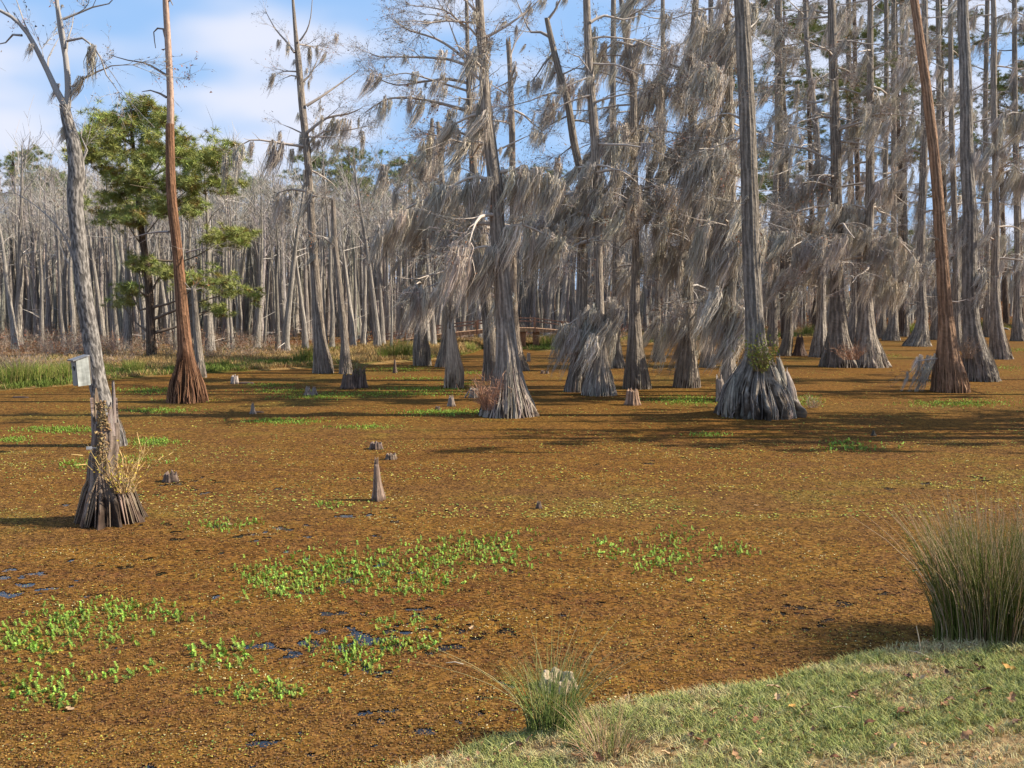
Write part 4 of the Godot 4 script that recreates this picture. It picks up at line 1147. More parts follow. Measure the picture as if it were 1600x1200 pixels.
	cypress({called = "cypress_tree", label = "cypress buried in moss beards with a dead white-branched bough low down", col = grey, flare = 1.7, flute = 0.25, lobes = 7, stain = 0.2, lcol = Color(0.5, 0.46, 0.42),
		path = [[1073, 605, 42], [1074, 575, 33], [1075, 540, 24], [1077, 480, 13], [1078, 400, 11], [1080, 340, 11], [1083, 250, 12], [1081, 180, 13], [1079, 100, 12], [1084, 30, 10], [1087, -10, 9]], top = 5.0,
		limbs = [[[[1075, 520], [1068, 490], [1062, 455], [1050, 448], [1040, 470]], 4, 0, 0], [[[1064, 460], [1080, 452], [1090, 470], [1092, 495]], 3, 0, 0], [[[1074, 510], [1050, 490], [1035, 500]], 4, 90, 26], [[[1076, 500], [1095, 485], [1110, 495]], 4, 90, 26], [[[1080, 330], [1050, 315], [1025, 335]], 6, 150, 40], [[[1082, 250], [1050, 235], [1020, 255]], 6, 120, 30], [[[1082, 200], [1115, 190], [1140, 205]], 6, 110, 30], [[[1081, 120], [1050, 100], [1025, 125], [1010, 150]], 6, 110, 30], [[[1082, 60], [1110, 40], [1135, 45]], 6, 100, 30], [[[1079, 400], [1050, 385], [1028, 400]], 5, 130, 34], [[[1080, 300], [1110, 290], [1130, 310]], 5, 120, 30]],
		coat = [[60, 420, 80, 1.4], [440, 560, 50, 0.9]], auto = {n = 20, y0 = 460, y1 = -30, len = 2.8, moss = 0.24, mlen = 1.7}})
	cypress({called = "cypress_tree", label = "cypress wrapped in thick moss curtains close behind the broad shrubby one", col = grey, flare = 1.6, flute = 0.25, lobes = 7, stain = 0.06, dist = 24.6,
		path = [[1138, 634, 40], [1140, 560, 18], [1143, 480, 15], [1145, 400, 14], [1143, 280, 13], [1140, 150, 12], [1138, 50, 10], [1136, 0, 9]], top = 5.0,
		drape = [[1145, 335, 1108, 350, 40, 200], [1145, 440, 1112, 470, 40, 130], [1145, 470, 1164, 490, 30, 100], [1142, 300, 1165, 350, 24, 130], [1143, 240, 1090, 260, 34, 140], [1140, 110, 1095, 120, 36, 130], [1140, 60, 1100, 40, 30, 120], [1140, 180, 1120, 190, 26, 130], [1142, 380, 1115, 400, 30, 130], [1139, 20, 1155, 40, 14, 100]],
		coat = [[20, 560, 110, 1.3]], auto = {n = 12, y0 = 480, y1 = -30, len = 2.4, moss = 0.2, mlen = 1.6}})
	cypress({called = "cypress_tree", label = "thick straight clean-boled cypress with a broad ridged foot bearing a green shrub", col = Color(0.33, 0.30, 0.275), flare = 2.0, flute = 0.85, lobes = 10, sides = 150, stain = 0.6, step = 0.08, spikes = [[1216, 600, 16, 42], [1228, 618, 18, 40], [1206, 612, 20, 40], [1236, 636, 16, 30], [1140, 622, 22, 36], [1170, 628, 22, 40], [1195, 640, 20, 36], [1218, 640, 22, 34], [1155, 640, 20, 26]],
		path = [[1184, 649, 116], [1184, 636, 116], [1181, 612, 100], [1182, 590, 74], [1183, 570, 50], [1182, 550, 36], [1180, 525, 30], [1178, 480, 28], [1174, 400, 27], [1171, 300, 25.5], [1167, 180, 24.5], [1162, 60, 23], [1159, 0, 22]], top = 7.0,
		limbs = [[[[1164, 190], [1140, 178], [1115, 182], [1085, 198]], 4, 0, 0], [[[1165, 212], [1135, 222], [1105, 232]], 4, 40, 4], [[[1160, 20], [1175, 40], [1185, 30], [1200, 10]], 4, 0, 0], [[[1172, 310], [1160, 320], [1148, 318]], 3, 30, 3], [[[1174, 360], [1192, 345], [1210, 352], [1230, 360]], 3, 60, 8]]})
	# right group
	cypress({called = "cypress_tree", label = "ridge-footed cypress between the pointed dark stump and the twin-footed pair", col = Color(0.38, 0.35, 0.325), flare = 1.9, flute = 0.5, lobes = 8, sides = 30, stain = 0.08,
		path = [[1282, 558, 34], [1282, 535, 24], [1283, 505, 15], [1284, 450, 12], [1283, 380, 11], [1281, 300, 10], [1272, 180, 9], [1262, 90, 8], [1257, 0, 7]], top = 5.0,
		limbs = [[[[1283, 370], [1255, 350], [1225, 352], [1200, 370]], 6, 130, 44], [[[1283, 350], [1250, 338], [1220, 345]], 5, 120, 34], [[[1284, 420], [1260, 405], [1235, 420], [1212, 450]], 5, 120, 40], [[[1281, 300], [1255, 290], [1235, 300]], 5, 90, 24]],
		auto = {n = 22, y0 = 440, y1 = -20, len = 3.0, moss = 0.17, mlen = 1.7, twigs = 0.55}})
	cypress({called = "cypress_tree", label = "dark half of the twin-footed cypress pair sharing one rusty bush", col = dark, flare = 1.8, flute = 0.38, lobes = 9, sides = 34, stain = 0.15,
		path = [[1313, 573, 62], [1312, 552, 48], [1310, 520, 33], [1309, 470, 22], [1308, 430, 20], [1306, 300, 16], [1304, 200, 15], [1301, 100, 13], [1297, 0, 11]], top = 6.0,
		limbs = [[[[1308, 290], [1280, 275], [1255, 290], [1238, 300]], 6, 110, 34], [[[1308, 380], [1285, 370], [1262, 385]], 5, 110, 26], [[[1306, 200], [1335, 190], [1365, 170], [1390, 150]], 5, 60, 12], [[[1303, 150], [1275, 160], [1250, 150]], 4, 50, 6]],
		coat = [[430, 480, 12, 0.8]], auto = {n = 22, y0 = 420, y1 = -20, len = 3.0, moss = 0.15, mlen = 1.6, twigs = 0.6}})
	cypress({called = "cypress_tree", label = "lighter half of the twin-footed cypress pair sharing one rusty bush", col = Color(0.36, 0.325, 0.295), flare = 1.8, flute = 0.42, lobes = 10, sides = 36, stain = 0.15,
		path = [[1353, 573, 68], [1353, 552, 50], [1353, 520, 29], [1354, 460, 18], [1357, 400, 14], [1360, 300, 13], [1360, 180, 11], [1360, 60, 9], [1360, 0, 8]], top = 5.0,
		limbs = [[[[1357, 370], [1330, 350], [1300, 365], [1285, 385]], 6, 120, 40], [[[1357, 380], [1385, 370], [1405, 385], [1420, 410]], 6, 120, 40], [[[1360, 290], [1390, 275], [1415, 260]], 5, 80, 22], [[[1358, 330], [1335, 320], [1312, 330]], 5, 100, 26], [[[1356, 420], [1385, 415], [1402, 440]], 5, 110, 34], [[[1360, 170], [1390, 150], [1420, 130]], 4, 60, 10]],
		auto = {n = 22, y0 = 430, y1 = -20, len = 3.0, moss = 0.16, mlen = 1.6, twigs = 0.6}})
	cypress({called = "cypress_tree", label = "leaning orange-brown peeled cypress with a fluted red foot", mat = M.bark, col = Color(0.36, 0.235, 0.165), flare = 1.7, flute = 0.42, lobes = 12, sides = 48, stain = 0.1, side = 0.1, twigs = 0.1, lcol = Color(0.45, 0.38, 0.33),
		path = [[1485, 612, 54], [1484, 590, 48], [1482, 560, 36], [1480, 530, 28], [1478, 490, 22], [1474, 430, 19], [1471, 390, 17.5], [1467, 330, 16.5], [1462, 270, 16], [1455, 205, 15], [1445, 130, 14], [1435, 65, 13], [1427, 0, 12]], top = 5.0,
		limbs = [[[[1474, 402], [1490, 396], [1484, 388]], 3, 0, 0], [[[1470, 405], [1458, 405], [1452, 412]], 3, 0, 0], [[[1478, 470], [1495, 472], [1510, 468]], 3, 0, 0], [[[1472, 440], [1464, 435], [1462, 450]], 2, 0, 0], [[[1470, 560], [1450, 562], [1435, 565], [1425, 580]], 3, 70, 14]]})
	cypress({called = "cypress_tree", label = "tall straight blue-grey cypress with a ragged bushy foot behind the orange one", col = Color(0.31, 0.29, 0.275), flare = 1.9, flute = 0.45, lobes = 9, sides = 36, stain = 0.15,
		path = [[1531, 595, 54], [1529, 575, 47], [1523, 545, 36], [1517, 500, 25], [1515, 430, 22], [1514, 330, 20], [1511, 250, 19], [1508, 150, 17], [1505, 50, 16], [1503, 0, 15]], top = 6.0,
		limbs = [[[[1516, 330], [1530, 345], [1536, 370]], 4, 80, 14], [[[1516, 430], [1530, 420], [1540, 440]], 4, 90, 16]]})
	cypress({called = "cypress_tree", label = "slim cypress with one pale bark stripe near the leafy slope", col = grey, flare = 1.8, flute = 0.35, lobes = 7, stain = 0.1,
		path = [[1563, 561, 34], [1561, 540, 26], [1557, 500, 17], [1556, 440, 13], [1557, 350, 10.5], [1556, 250, 9.5], [1554, 150, 9], [1553, 50, 8], [1552, 0, 7]], top = 5.0,
		limbs = [[[[1556, 280], [1580, 265], [1605, 275]], 5, 100, 26], [[[1555, 230], [1535, 220], [1520, 235]], 4, 80, 16], [[[1556, 190], [1585, 175], [1610, 180]], 5, 90, 26]],
		auto = {n = 20, y0 = 420, y1 = -20, len = 2.6, moss = 0.15, mlen = 1.5, twigs = 0.5}})
	var back := [[1432, 541, 40, 1441, 1446, 12, "moss-hung cypress with a low rounded foot behind the orange one"], [1392, 532, 26, 1396, 1394, 9, "moss-hung cypress far back between the twin-footed pair and the orange one"], [1225, 556, 22, 1232, 1222, 10, "moss-covered cypress standing in shade behind the broad shrubby one"], [963, 575, 30, 962, 958, 10, "pale footed cypress standing behind the ridged-buttress one"], [1497, 548, 22, 1494, 1490, 9, "slim shaded cypress glimpsed between the orange and blue-grey trunks"], [1105, 574, 24, 1104, 1112, 10, "shaded cypress far behind the moss curtains"], [1030, 565, 20, 1028, 1036, 8, "slim cypress far behind the bottle-footed one"]]
	var deep := "shaded moss-hung cypress standing far back near the leafy slope"
	for q in [[1206, 541, 20, 1208, 1214, 9], [1332, 533, 22, 1334, 1328, 9], [1376, 529, 20, 1378, 1384, 8], [1462, 531, 22, 1464, 1470, 9], [1592, 533, 24, 1590, 1586, 9], [1545, 527, 18, 1543, 1537, 8], [1412, 526, 18, 1414, 1410, 8]]:
		back.append(q + [deep])
	for b in back:
		cypress({called = "cypress_tree", label = b[6], group = "cypresses far back near the leafy slope" if b[6] == deep else "", col = Color(0.31, 0.28, 0.25), flare = 1.6, flute = 0.35, lobes = 7, stain = 0.08, sides = 16,
			path = [[b[0], b[1], b[2]], [b[3], b[1] - 40, b[5] * 1.4], [b[3], 400, b[5]], [b[4], 200, b[5] * 0.9], [b[4], 0, b[5] * 0.75]], top = 4.0, coat = [[100, 480, 40, 1.4]],
			auto = {n = 16, y0 = 490, y1 = 0, len = 2.6, moss = 0.22, mlen = 1.8, twigs = 0.45}})
	# trees beyond the right edge of the frame, whose shadows cross the pond
	var off := [[13.4, 17.6], [14.5, 18.9], [16.5, 20.2], [18.5, 18.2], [20.0, 19.6], [23.0, 17.8], [24.5, 20.6], [27.0, 19.0], [19.0, 26.0], [22.0, 31.0]]
	for k in off.size():
		var x: float = off[k][0]; var d: float = off[k][1]
		var bp := 800.0 + x / d * F
		cypress({called = "cypress_tree", label = "moss-hung cypress standing in the pond past the orange trunk", group = "cypresses past the orange trunk", col = grey, flare = 1.8, flute = 0.4, lobes = 8, sides = 20, dist = d, seed = 900 + k,
			path = [[bp, 472 + F * 2.6 / d, 1300.0 / d], [bp, 440 + F * 2.6 / d, 760.0 / d], [bp, 450, 440.0 / d], [bp + 4, 200, 360.0 / d], [bp, 0, 300.0 / d]], top = 4.0,
			auto = {n = 18, y0 = 380, y1 = -100, len = 2.2, moss = 0.3, mlen = 1.3, twigs = 0.3}})

func build_stumps() -> void:
	var wet := Color(0.22, 0.16, 0.13)
	var pale := Color(0.42, 0.34, 0.29)
	# hollow broken stump in front of the leaning tree
	rg.seed = 81
	var base := on_plane(172, 815)
	var k := -base.z / F
	var t := thing("broken_stump", "tall splintered hollow stump with pale vines before the leaning grey tree", "stump", base)
	var mb := MB.new()
	var rs := resample([[base - Vector3(0, 0.2, 0), 50 * k], [base, 48 * k], [base + Vector3(-0.01, 30 * k, 0), 40 * k], [base + Vector3(-0.04, 62 * k, 0), 28 * k], [base + Vector3(-0.06, 90 * k, 0), 22 * k], [at(165, 690, -base.z), 21 * k], [at(165, 660, -base.z), 20 * k]], 0.05)
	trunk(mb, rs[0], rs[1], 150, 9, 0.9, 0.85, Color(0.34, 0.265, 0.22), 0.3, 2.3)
	part("foot", mb.mesh(M.bark), t, -base)
	# splintered walls: separate shards round the hollow
	var top := at(165, 664, -base.z)
	for s in [[3.5, 1.0, 58, 1.0], [2.75, 1.15, 42, 1.0], [4.2, 0.5, 28, 0.8], [0.1, 0.55, 68, 0.8], [0.75, 0.6, 36, 1.0], [5.9, 0.5, 40, 0.9], [5.2, 0.5, 16, 0.8], [1.7, 0.9, 30, 0.9]]:
		mb = MB.new()
		var n := 6
		var first := mb.v.size()
		for j in 5:
			var f := j / 4.0
			for i in n + 1:
				var w: float = (float(i) / n - 0.5) * s[1] * (1.0 - 0.8 * f * f)
				var a: float = s[0] + w
				for io in 2:
					var r: float = 20.5 * k * (1.0 if io == 0 else 0.8) * (1.0 + 0.06 * nz.get_noise_2d(a * 300.0, f * 100.0)) * s[3]
					var p := Vector3(top.x + cos(a) * r, top.y - 0.12 + f * (s[2] * k + 0.12) + (0.06 * nz.get_noise_2d(a * 500.0, s[0]) if j == 4 else 0.0), top.z - sin(a) * r * -1.0)
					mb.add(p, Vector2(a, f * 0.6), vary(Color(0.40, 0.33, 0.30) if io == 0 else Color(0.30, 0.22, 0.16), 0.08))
		for j in 4:
			for i in n:
				for io in 2:
					var q := first + (j * (n + 1) + i) * 2 + io
					mb.quad(q, q + 2, q + 2 + (n + 1) * 2, q + (n + 1) * 2)
			for i in [0, n]:
				var q: int = first + (j * (n + 1) + i) * 2
				mb.quad(q, q + 1, q + 1 + (n + 1) * 2, q + (n + 1) * 2)
		for i in n:
			var q := first + (4 * (n + 1) + i) * 2
			mb.quad(q, q + 1, q + 3, q + 2)
		part("splinter", mb.flat(M.bark), t, -base)
	# crumbling yellow rot in the hollow
	mb = MB.new()
	for i in 300:
		var f := rg.randf()
		var a := rg.randf_range(0.6, 2.3)
		var p := Vector3(top.x + 0.02 + cos(a) * 0.12 * rg.randf(), top.y - 0.42 + 0.72 * f, top.z + 0.10 + sin(a) * 0.05 + (0.06 if f < 0.5 else 0.0))
		mb.box(p, Vector3(rg.randf_range(0.006, 0.02), rg.randf_range(0.015, 0.05), 0.012), Basis.from_euler(Vector3(rg.randf() * 3, rg.randf() * 3, rg.randf() * 3)), vary(Color(0.58, 0.40, 0.20), 0.35, 0.1))
	part("rotten_wood", mb.flat(M.wood), t, -base)
	# roots and dangling strips on the foot
	mb = MB.new()
	for i in 46:
		var a := rg.randf_range(0, TAU)
		var a1 := a + rg.randfn(0, 0.16)
		var p0 := base + Vector3(cos(a) * 26 * k, rg.randf_range(0.35, 0.6), sin(a) * 26 * k)
		var p1 := base + Vector3(cos(a1) * 52 * k, 0.02, sin(a1) * 52 * k)
		var pts := PackedVector3Array([p0, p0.lerp(p1, 0.4) + Vector3(0, 0.07, 0), p1])
		tube(mb, pts, PackedFloat32Array([0.006, rg.randf_range(0.006, 0.022), 0.006]), 5, vary(Color(0.34, 0.25, 0.18), 0.5))
	part("roots", mb.mesh(M.bark), t, -base)
	shrub("vine_shrub", "straw-coloured vine with small yellow leaves growing from the splintered stump", at(193, 770, -base.z - 0.18), 0.36, 0.62, Color(0.46, 0.32, 0.14), Color(0.50, 0.42, 0.04), 60, 150, 0.03)
	# knees and small stumps
	stump("cypress_knee", "tall pointed weathered stump standing alone in open brown water", 591, 782, 23, 62, 0.26, 0.3, Color(0.30, 0.22, 0.175), "", 4, -0.02, 0.6)
	stump("cypress_knee", "small dark stump with a chipped pale side near the splintered stump", 267, 753, 25, 15, 0.75, 0.4, wet)
	stump("cypress_knee", "low round stump with a pale side, farther of the two above the pointed one", 588, 702, 22, 11, 0.8, 0.25, wet)
	stump("cypress_knee", "low cracked round stump nearest the pointed weathered one", 611, 718, 20, 9, 0.75, 0.25, Color(0.27, 0.2, 0.15))
	stump("cypress_knee", "tiny dark knob alone in the wide open brown water", 842, 795, 11, 11, 0.55, 0.4, wet)
	stump("cypress_knee", "small brown conical stump before the bottle-footed cypress", 988, 633, 25, 24, 0.7, 0.25, Color(0.36, 0.24, 0.17))
	stump("cypress_knee", "pale split knee between the green weed strips by the rusty bush", 705, 635, 14, 15, 0.5, 0.5, pale)
	stump("cypress_knee", "little round knob beside the pale split knee", 684, 641, 9, 6, 0.75, 0.3, wet)
	stump("cypress_knee", "pale-tipped knee, one of a close pair between two green weed strips", 481, 618, 15, 13, 0.4, 0.4, pale, "pale-tipped clustered knees")
	stump("cypress_knee", "pale-tipped knee, one of a close pair between two green weed strips", 491, 618, 13, 12, 0.4, 0.5, pale, "pale-tipped clustered knees")
	stump("cypress_knee", "small two-pointed pale knee in shade before the red-brown snag", 395, 647, 11, 16, 0.3, 0.4, pale)
	stump("cypress_knee", "white weathered knob beside a floating log past the red-brown snag", 367, 600, 13, 13, 0.75, 0.3, Color(0.55, 0.47, 0.42))
	stump("cypress_knee", "slim dark spike between the green strips before the footbridge", 617, 583, 8, 21, 0.3, 0.1, wet)
	stump("broken_stump", "dark squat stump under a little bush, lower half of a close pair", 545, 607, 28, 22, 0.6, 0.3, wet)
	stump("broken_stump", "dark squat stump under a little bush, taller half of a close pair", 562, 606, 26, 28, 0.7, 0.25, wet)
	stump("broken_stump", "pointed dark stump beside the ridge-footed cypress", 1249, 556, 24, 31, 0.35, 0.3, Color(0.17, 0.12, 0.10))
	stump("broken_stump", "grey rounded stump with a leaning stick by the rusty bush", 741, 622, 18, 15, 0.7, 0.2, Color(0.36, 0.32, 0.27))
	stump("cypress_knee", "thin pale upright knee in the water near the footbridge pier", 826, 565, 6, 13, 0.8, 0.2, Color(0.6, 0.52, 0.42))
	stump("cypress_knee", "small dark knob, one of two in the channel beyond the shaggy cypress", 848, 584, 7, 5, 0.7, 0.3, wet, "dark knobs in the channel")
	stump("cypress_knee", "small dark knob, one of two in the channel beyond the shaggy cypress", 855, 584, 6, 4, 0.7, 0.3, wet, "dark knobs in the channel")
	stump("cypress_knee", "black pointed chip of wood lying in the long shadows", 1365, 681, 10, 9, 0.2, 0.3, Color(0.08, 0.07, 0.06))
	stump("cypress_knee", "short grey knee at the foot of the ridged buttresses", 927, 619, 9, 14, 0.6, 0.2, Color(0.42, 0.37, 0.32))
	stump("cypress_knee", "broken ragged knee beside the broad foot with the green shrub", 1130, 628, 24, 38, 0.4, 0.35, Color(0.35, 0.29, 0.25), "", 4, -0.12)
	# floating logs
	for L in [[20, 622, 44, 619, 3.5, "short dark log floating by the far grassy bank"], [374, 600, 396, 598, 4.5, "short dark log floating beside a white weathered knob"], [396, 645, 412, 646, 3.0, "low dark sliver of wood beside the two-pointed knee"], [857, 561, 872, 559, 2.0, "thin dark stick floating in the channel by the bridge"], [726, 622, 736, 606, 2.5, "pale stick leaning on the grey rounded stump"]]:
		var a := on_plane(L[0], L[1]); var b := at(L[2], L[3], -a.z)
		var r: float = L[4] * -a.z / F * 0.5
		if L[5].find("leaning") < 0: a.y = r * 0.4; b.y = r * 0.4
		var o := thing("log", L[5], "log", a)
		mb = MB.new()
		var g := resample([[a - (b - a) * 0.02, r * 0.3], [a, r], [a.lerp(b, 0.5) + Vector3(0, r * 0.2, 0), r * 1.05], [b, r * 0.8], [b + (b - a) * 0.02, r * 0.2]], 0.1)
		tube(mb, g[0], g[1], 8, Color(0.5, 0.43, 0.36) if L[5].find("pale") == 0 else wet)
		part("stem", mb.mesh(M.bark), o, -a)

func build_box() -> void:
	var d := 15.9
	var c := at(126, 581, d)
	var t := thing("nest_box", "white painted wooden nest box hung on the leaning grey tree", "nest box", c)
	t.rotation.y = deg_to_rad(50.0)
	t.rotation.z = deg_to_rad(3.0)
	# local: -x is the front with the hole, +z the broad side towards the sun
	var w := 0.215; var dp := 0.17; var h := 0.47
	var white := Color(0.52, 0.56, 0.54)
	for z in [-1.0, 1.0]:
		var mb := MB.new()
		var poly := [Vector2(-w / 2, -h / 2), Vector2(w / 2, -h / 2), Vector2(w / 2, h / 2 + 0.02), Vector2(-w / 2, h / 2 - 0.03)]
		for f in 2:
			var zz: float = z * dp / 2 + (0.009 if f == 0 else -0.009)
			var i := mb.v.size()
			for p in poly: mb.add(Vector3(p.x, p.y, zz), Vector2(p.x, p.y), white)
			if f == 0: mb.quad(i, i + 3, i + 2, i + 1)
			else: mb.quad(i, i + 1, i + 2, i + 3)
		for e in 4:
			var a: Vector2 = poly[e]; var b: Vector2 = poly[(e + 1) % 4]
			var i := mb.v.size()
			var zf: float = z * dp / 2
			mb.add(Vector3(a.x, a.y, zf + 0.009), Vector2.ZERO, white); mb.add(Vector3(b.x, b.y, zf + 0.009), Vector2.ZERO, white); mb.add(Vector3(b.x, b.y, zf - 0.009), Vector2.ZERO, white); mb.add(Vector3(a.x, a.y, zf - 0.009), Vector2.ZERO, white)
			mb.quad(i, i + 1, i + 2, i + 3)
		part("side_panel", mb.flat(M.paint), t)
	# front board with a round entrance
	var fb := MB.new()
	var hole := Vector2(0.0, 0.07); var hr := 0.045
	var n := 24
	var fi := fb.v.size()
	for i in n + 1:
		var a := TAU * i / n
		var dir := Vector2(cos(a), sin(a))
		var tx: float = (dp / 2 - 0.01) / maxf(absf(dir.x), 1e-4)
		var ty: float = ((h / 2 - 0.03 - hole.y) if dir.y > 0 else (h / 2 + hole.y)) / maxf(absf(dir.y), 1e-4)
		var e := hole + dir * minf(tx, ty)
		var q := hole + dir * hr
		fb.add(Vector3(-w / 2 - 0.004, q.y, q.x), Vector2.ZERO, white); fb.add(Vector3(-w / 2 - 0.004, e.y, e.x), Vector2.ZERO, white)
		fb.add(Vector3(-w / 2 + 0.016, q.y, q.x), Vector2.ZERO, white); fb.add(Vector3(-w / 2 + 0.016, e.y, e.x), Vector2.ZERO, white)
	for i in n:
		var q := fi + i * 4
		fb.quad(q, q + 4, q + 5, q + 1); fb.quad(q + 2, q + 3, q + 7, q + 6); fb.quad(q, q + 2, q + 6, q + 4)
	part("front_panel", fb.flat(M.paint), t)
	var bb := MB.new()
	bb.box(Vector3(w / 2 - 0.009, 0, 0), Vector3(0.018, h - 0.01, dp - 0.02), Basis.IDENTITY, white)
	part("back_panel", bb.flat(M.paint), t)
	bb = MB.new()
	bb.box(Vector3(0, -h / 2 + 0.012, 0), Vector3(w - 0.04, 0.018, dp - 0.02), Basis.IDENTITY, white)
	part("floor_panel", bb.flat(M.paint), t)
	bb = MB.new()
	bb.box(Vector3(-0.02, h / 2 + 0.008, 0), Vector3(w + 0.08, 0.02, dp + 0.05), Basis(Vector3(0, 0, 1), atan2(0.05, w)), Color(0.26, 0.27, 0.29))
	part("roof", bb.flat(M.paint), t)
	bb = MB.new()
	bb.box(Vector3(w / 2 + 0.03, 0.03, -0.02), Vector3(0.06, 0.5, 0.09), Basis.IDENTITY, Color(0.28, 0.25, 0.22))
	part("mounting_batten", bb.flat(M.wood), t)
	# a small white tag fixed to the splintered stump
	var g := thing("marker_tag", "small white tag fixed to the side of the splintered stump", "tag", at(139, 700, 9.75))
	var mb2 := MB.new()
	mb2.box(Vector3.ZERO, Vector3(0.055, 0.032, 0.006), Basis(Vector3.UP, 0.2), Color(0.85, 0.86, 0.88))
	part("plate", mb2.flat(M.paint), g)
	mb2 = MB.new()
	mb2.box(Vector3(0.04, 0, -0.01), Vector3(0.06, 0.006, 0.006), Basis.IDENTITY, Color(0.4, 0.4, 0.4))
	part("nail", mb2.flat(M.metal), g)

func build_shore_plants() -> void:
	# rush tufts on the far bank
	rg.seed = 71
	var greens := [Color(0.15, 0.20, 0.04), Color(0.21, 0.24, 0.06), Color(0.30, 0.27, 0.10), Color(0.11, 0.16, 0.035)]
	var protos := []
	for v in 3: protos.append(rush_mesh(150, 0.35, 0.85, 0.35, 0.012, greens, 4))
	var src: Node3D = null
	for s in [[12, 604, 1.0], [35, 602, 1.1], [60, 599, 1.0], [82, 598, 0.9], [105, 596, 1.0], [122, 594, 0.9], [205, 592, 0.75], [215, 588, 0.7], [160, 585, 0.7], [350, 578, 0.5], [485, 570, 1.1], [472, 572, 0.9], [610, 556, 1.0], [627, 557, 1.1], [642, 554, 0.9], [598, 554, 0.7], [855, 533, 1.1], [866, 532, 1.0], [880, 530, 0.9], [812, 545, 0.9], [1023, 533, 1.2], [1035, 534, 0.9], [1420, 524, 1.3], [1430, 524, 1.0], [1535, 517, 1.5], [1262, 530, 1.2], [-25, 606, 1.0], [735, 550, 0.7]]:
		var d := shore_dist((s[0] - 800.0) / F) + 1.3
		var p := on_plane(s[0], s[1])
		p.x *= d / -p.z; p.z = -d
		p.y = far_height(p.x, d)
		var o: Node3D
		if src == null:
			o = thing("rush_tuft", "green and straw tuft of rushes on the far bank", "rushes", p, "rush tufts on the far bank")
			part("blades", protos[0], o)
			src = o
		else:
			o = src.duplicate(); o.name = numbered("rush_tuft"); add_child(o); o.position = p
			o.get_child(0).mesh = protos[rg.randi_range(0, 2)]
		o.rotation.y = rg.randf() * TAU
		o.scale = Vector3.ONE * s[2] * 0.85
	# dry grass on the far bank
	var mb := MB.new()
	for i in 9:
		var a := rg.randf() * TAU
		var b := Vector3(rg.randfn(0, 0.06), 0, rg.randfn(0, 0.06))
		var e := b + Vector3(cos(a) * 0.06, rg.randf_range(0.07, 0.16), sin(a) * 0.06)
		ribbon(mb, b, e, 0.008, vary(Color(1, 1, 1), 0.2))
	var tuft := mb.mesh(M.blade)
	var xf := []; var cols := []
	for i in 26000:
		var u := rg.randf_range(-0.62, 0.6)
		var d := shore_dist(u) + 0.3 + 11.0 * pow(rg.randf(), 1.3)
		var x := u * d
		var h := far_height(x, d)
		if h < 0.03: continue
		xf.append(Transform3D(Basis(Vector3.UP, rg.randf() * TAU).scaled(Vector3.ONE * rg.randf_range(0.6, 1.5)), Vector3(x, h - 0.01, -d)))
		var e := d - shore_dist(u)
		var gr := nz.get_noise_2d(x * 14.0, d * 14.0) + (0.06 if e < 2.0 else -0.22)
		cols.append(vary(Color(0.15, 0.19, 0.045) if gr > rg.randf_range(-0.1, 0.35) else Color(0.40, 0.27, 0.12), 0.3, 0.08))
	tag(multi("bank_grass", tuft, xf, cols, self), "short dry tan and green grass on the far bank", "grass", "", "stuff")
	# bushes
	shrub("twig_bush", "rusty red-brown leafless bush on the shaggy foot of the tall grey cypress", at(766, 640, 20.9), 0.55, 0.85, Color(0.38, 0.22, 0.14), Color(0.36, 0.2, 0.11), 220, 200, 0.03)
	shrub("leafy_shrub", "olive green leafy shrub growing on the broad cypress foot", at(1190, 580, 20.7), 0.5, 0.9, Color(0.3, 0.22, 0.1), Color(0.25, 0.26, 0.05), 90, 700, 0.06)
	shrub("twig_bush", "rusty twiggy bush between the twin-footed cypresses", at(1330, 562, 35.6), 0.9, 0.8, Color(0.36, 0.21, 0.13), Color(0.32, 0.15, 0.07), 110, 150, 0.04)
	shrub("leafy_shrub", "small dark green bush topping the close pair of squat stumps", at(562, 588, 28.0), 0.35, 0.55, Color(0.2, 0.16, 0.1), Color(0.15, 0.18, 0.05), 50, 160, 0.04)
	shrub("twig_bush", "dry pinkish twig tuft with green weed by the broad cypress foot", at(1270, 637, 22.5), 0.3, 0.32, Color(0.42, 0.3, 0.22), Color(0.2, 0.3, 0.05), 50, 60, 0.03)
	shrub("twig_bush", "pale twiggy bush on the ragged foot of the blue-grey cypress", at(1512, 560, 30.3), 0.5, 0.8, Color(0.36, 0.27, 0.2), Color(0.3, 0.2, 0.12), 80, 60, 0.04)
	for b in [[340, 563, 1.3, 1.1], [60, 560, 1.8, 1.3], [130, 560, 1.6, 1.1], [25, 545, 1.6, 1.6], [385, 545, 1.0, 0.9], [440, 548, 1.6, 0.9], [20, 565, 1.4, 1.2], [185, 558, 1.2, 0.9]]:
		var d := shore_dist((b[0] - 800.0) / F) + 5.0
		var x: float = (b[0] - 800.0) / F * d
		shrub("twig_bush", "leafless pinkish brown bush at the edge of the bare wood", Vector3(x, far_height(x, d) - 0.05, -d), b[2], b[3] * 0.7, Color(0.34, 0.26, 0.2), Color(0.32, 0.16, 0.08), 130, 120, 0.05).set_meta("group", "leafless bushes at the wood's edge")
	# drain pipe and trailer on the leafy slope at the right
	var pd := 88.0
	var p := at(1570, 503, pd)
	p.y = far_height(p.x, pd) + 0.3
	var pipe := thing("drain_pipe", "short dark drain pipe with a pale rim on the leafy slope", "pipe", p)
	mb = MB.new()
	for i in 25:
		var a := TAU * i / 24.0
		for q in [[0.5, 0.0], [0.42, 0.0], [0.42, -1.6], [0.5, -1.6]]:
			mb.add(Vector3(cos(a) * q[0] * 1.1, sin(a) * q[0] * 0.75, q[1]), Vector2(a, q[1]), Color(0.5, 0.5, 0.48))
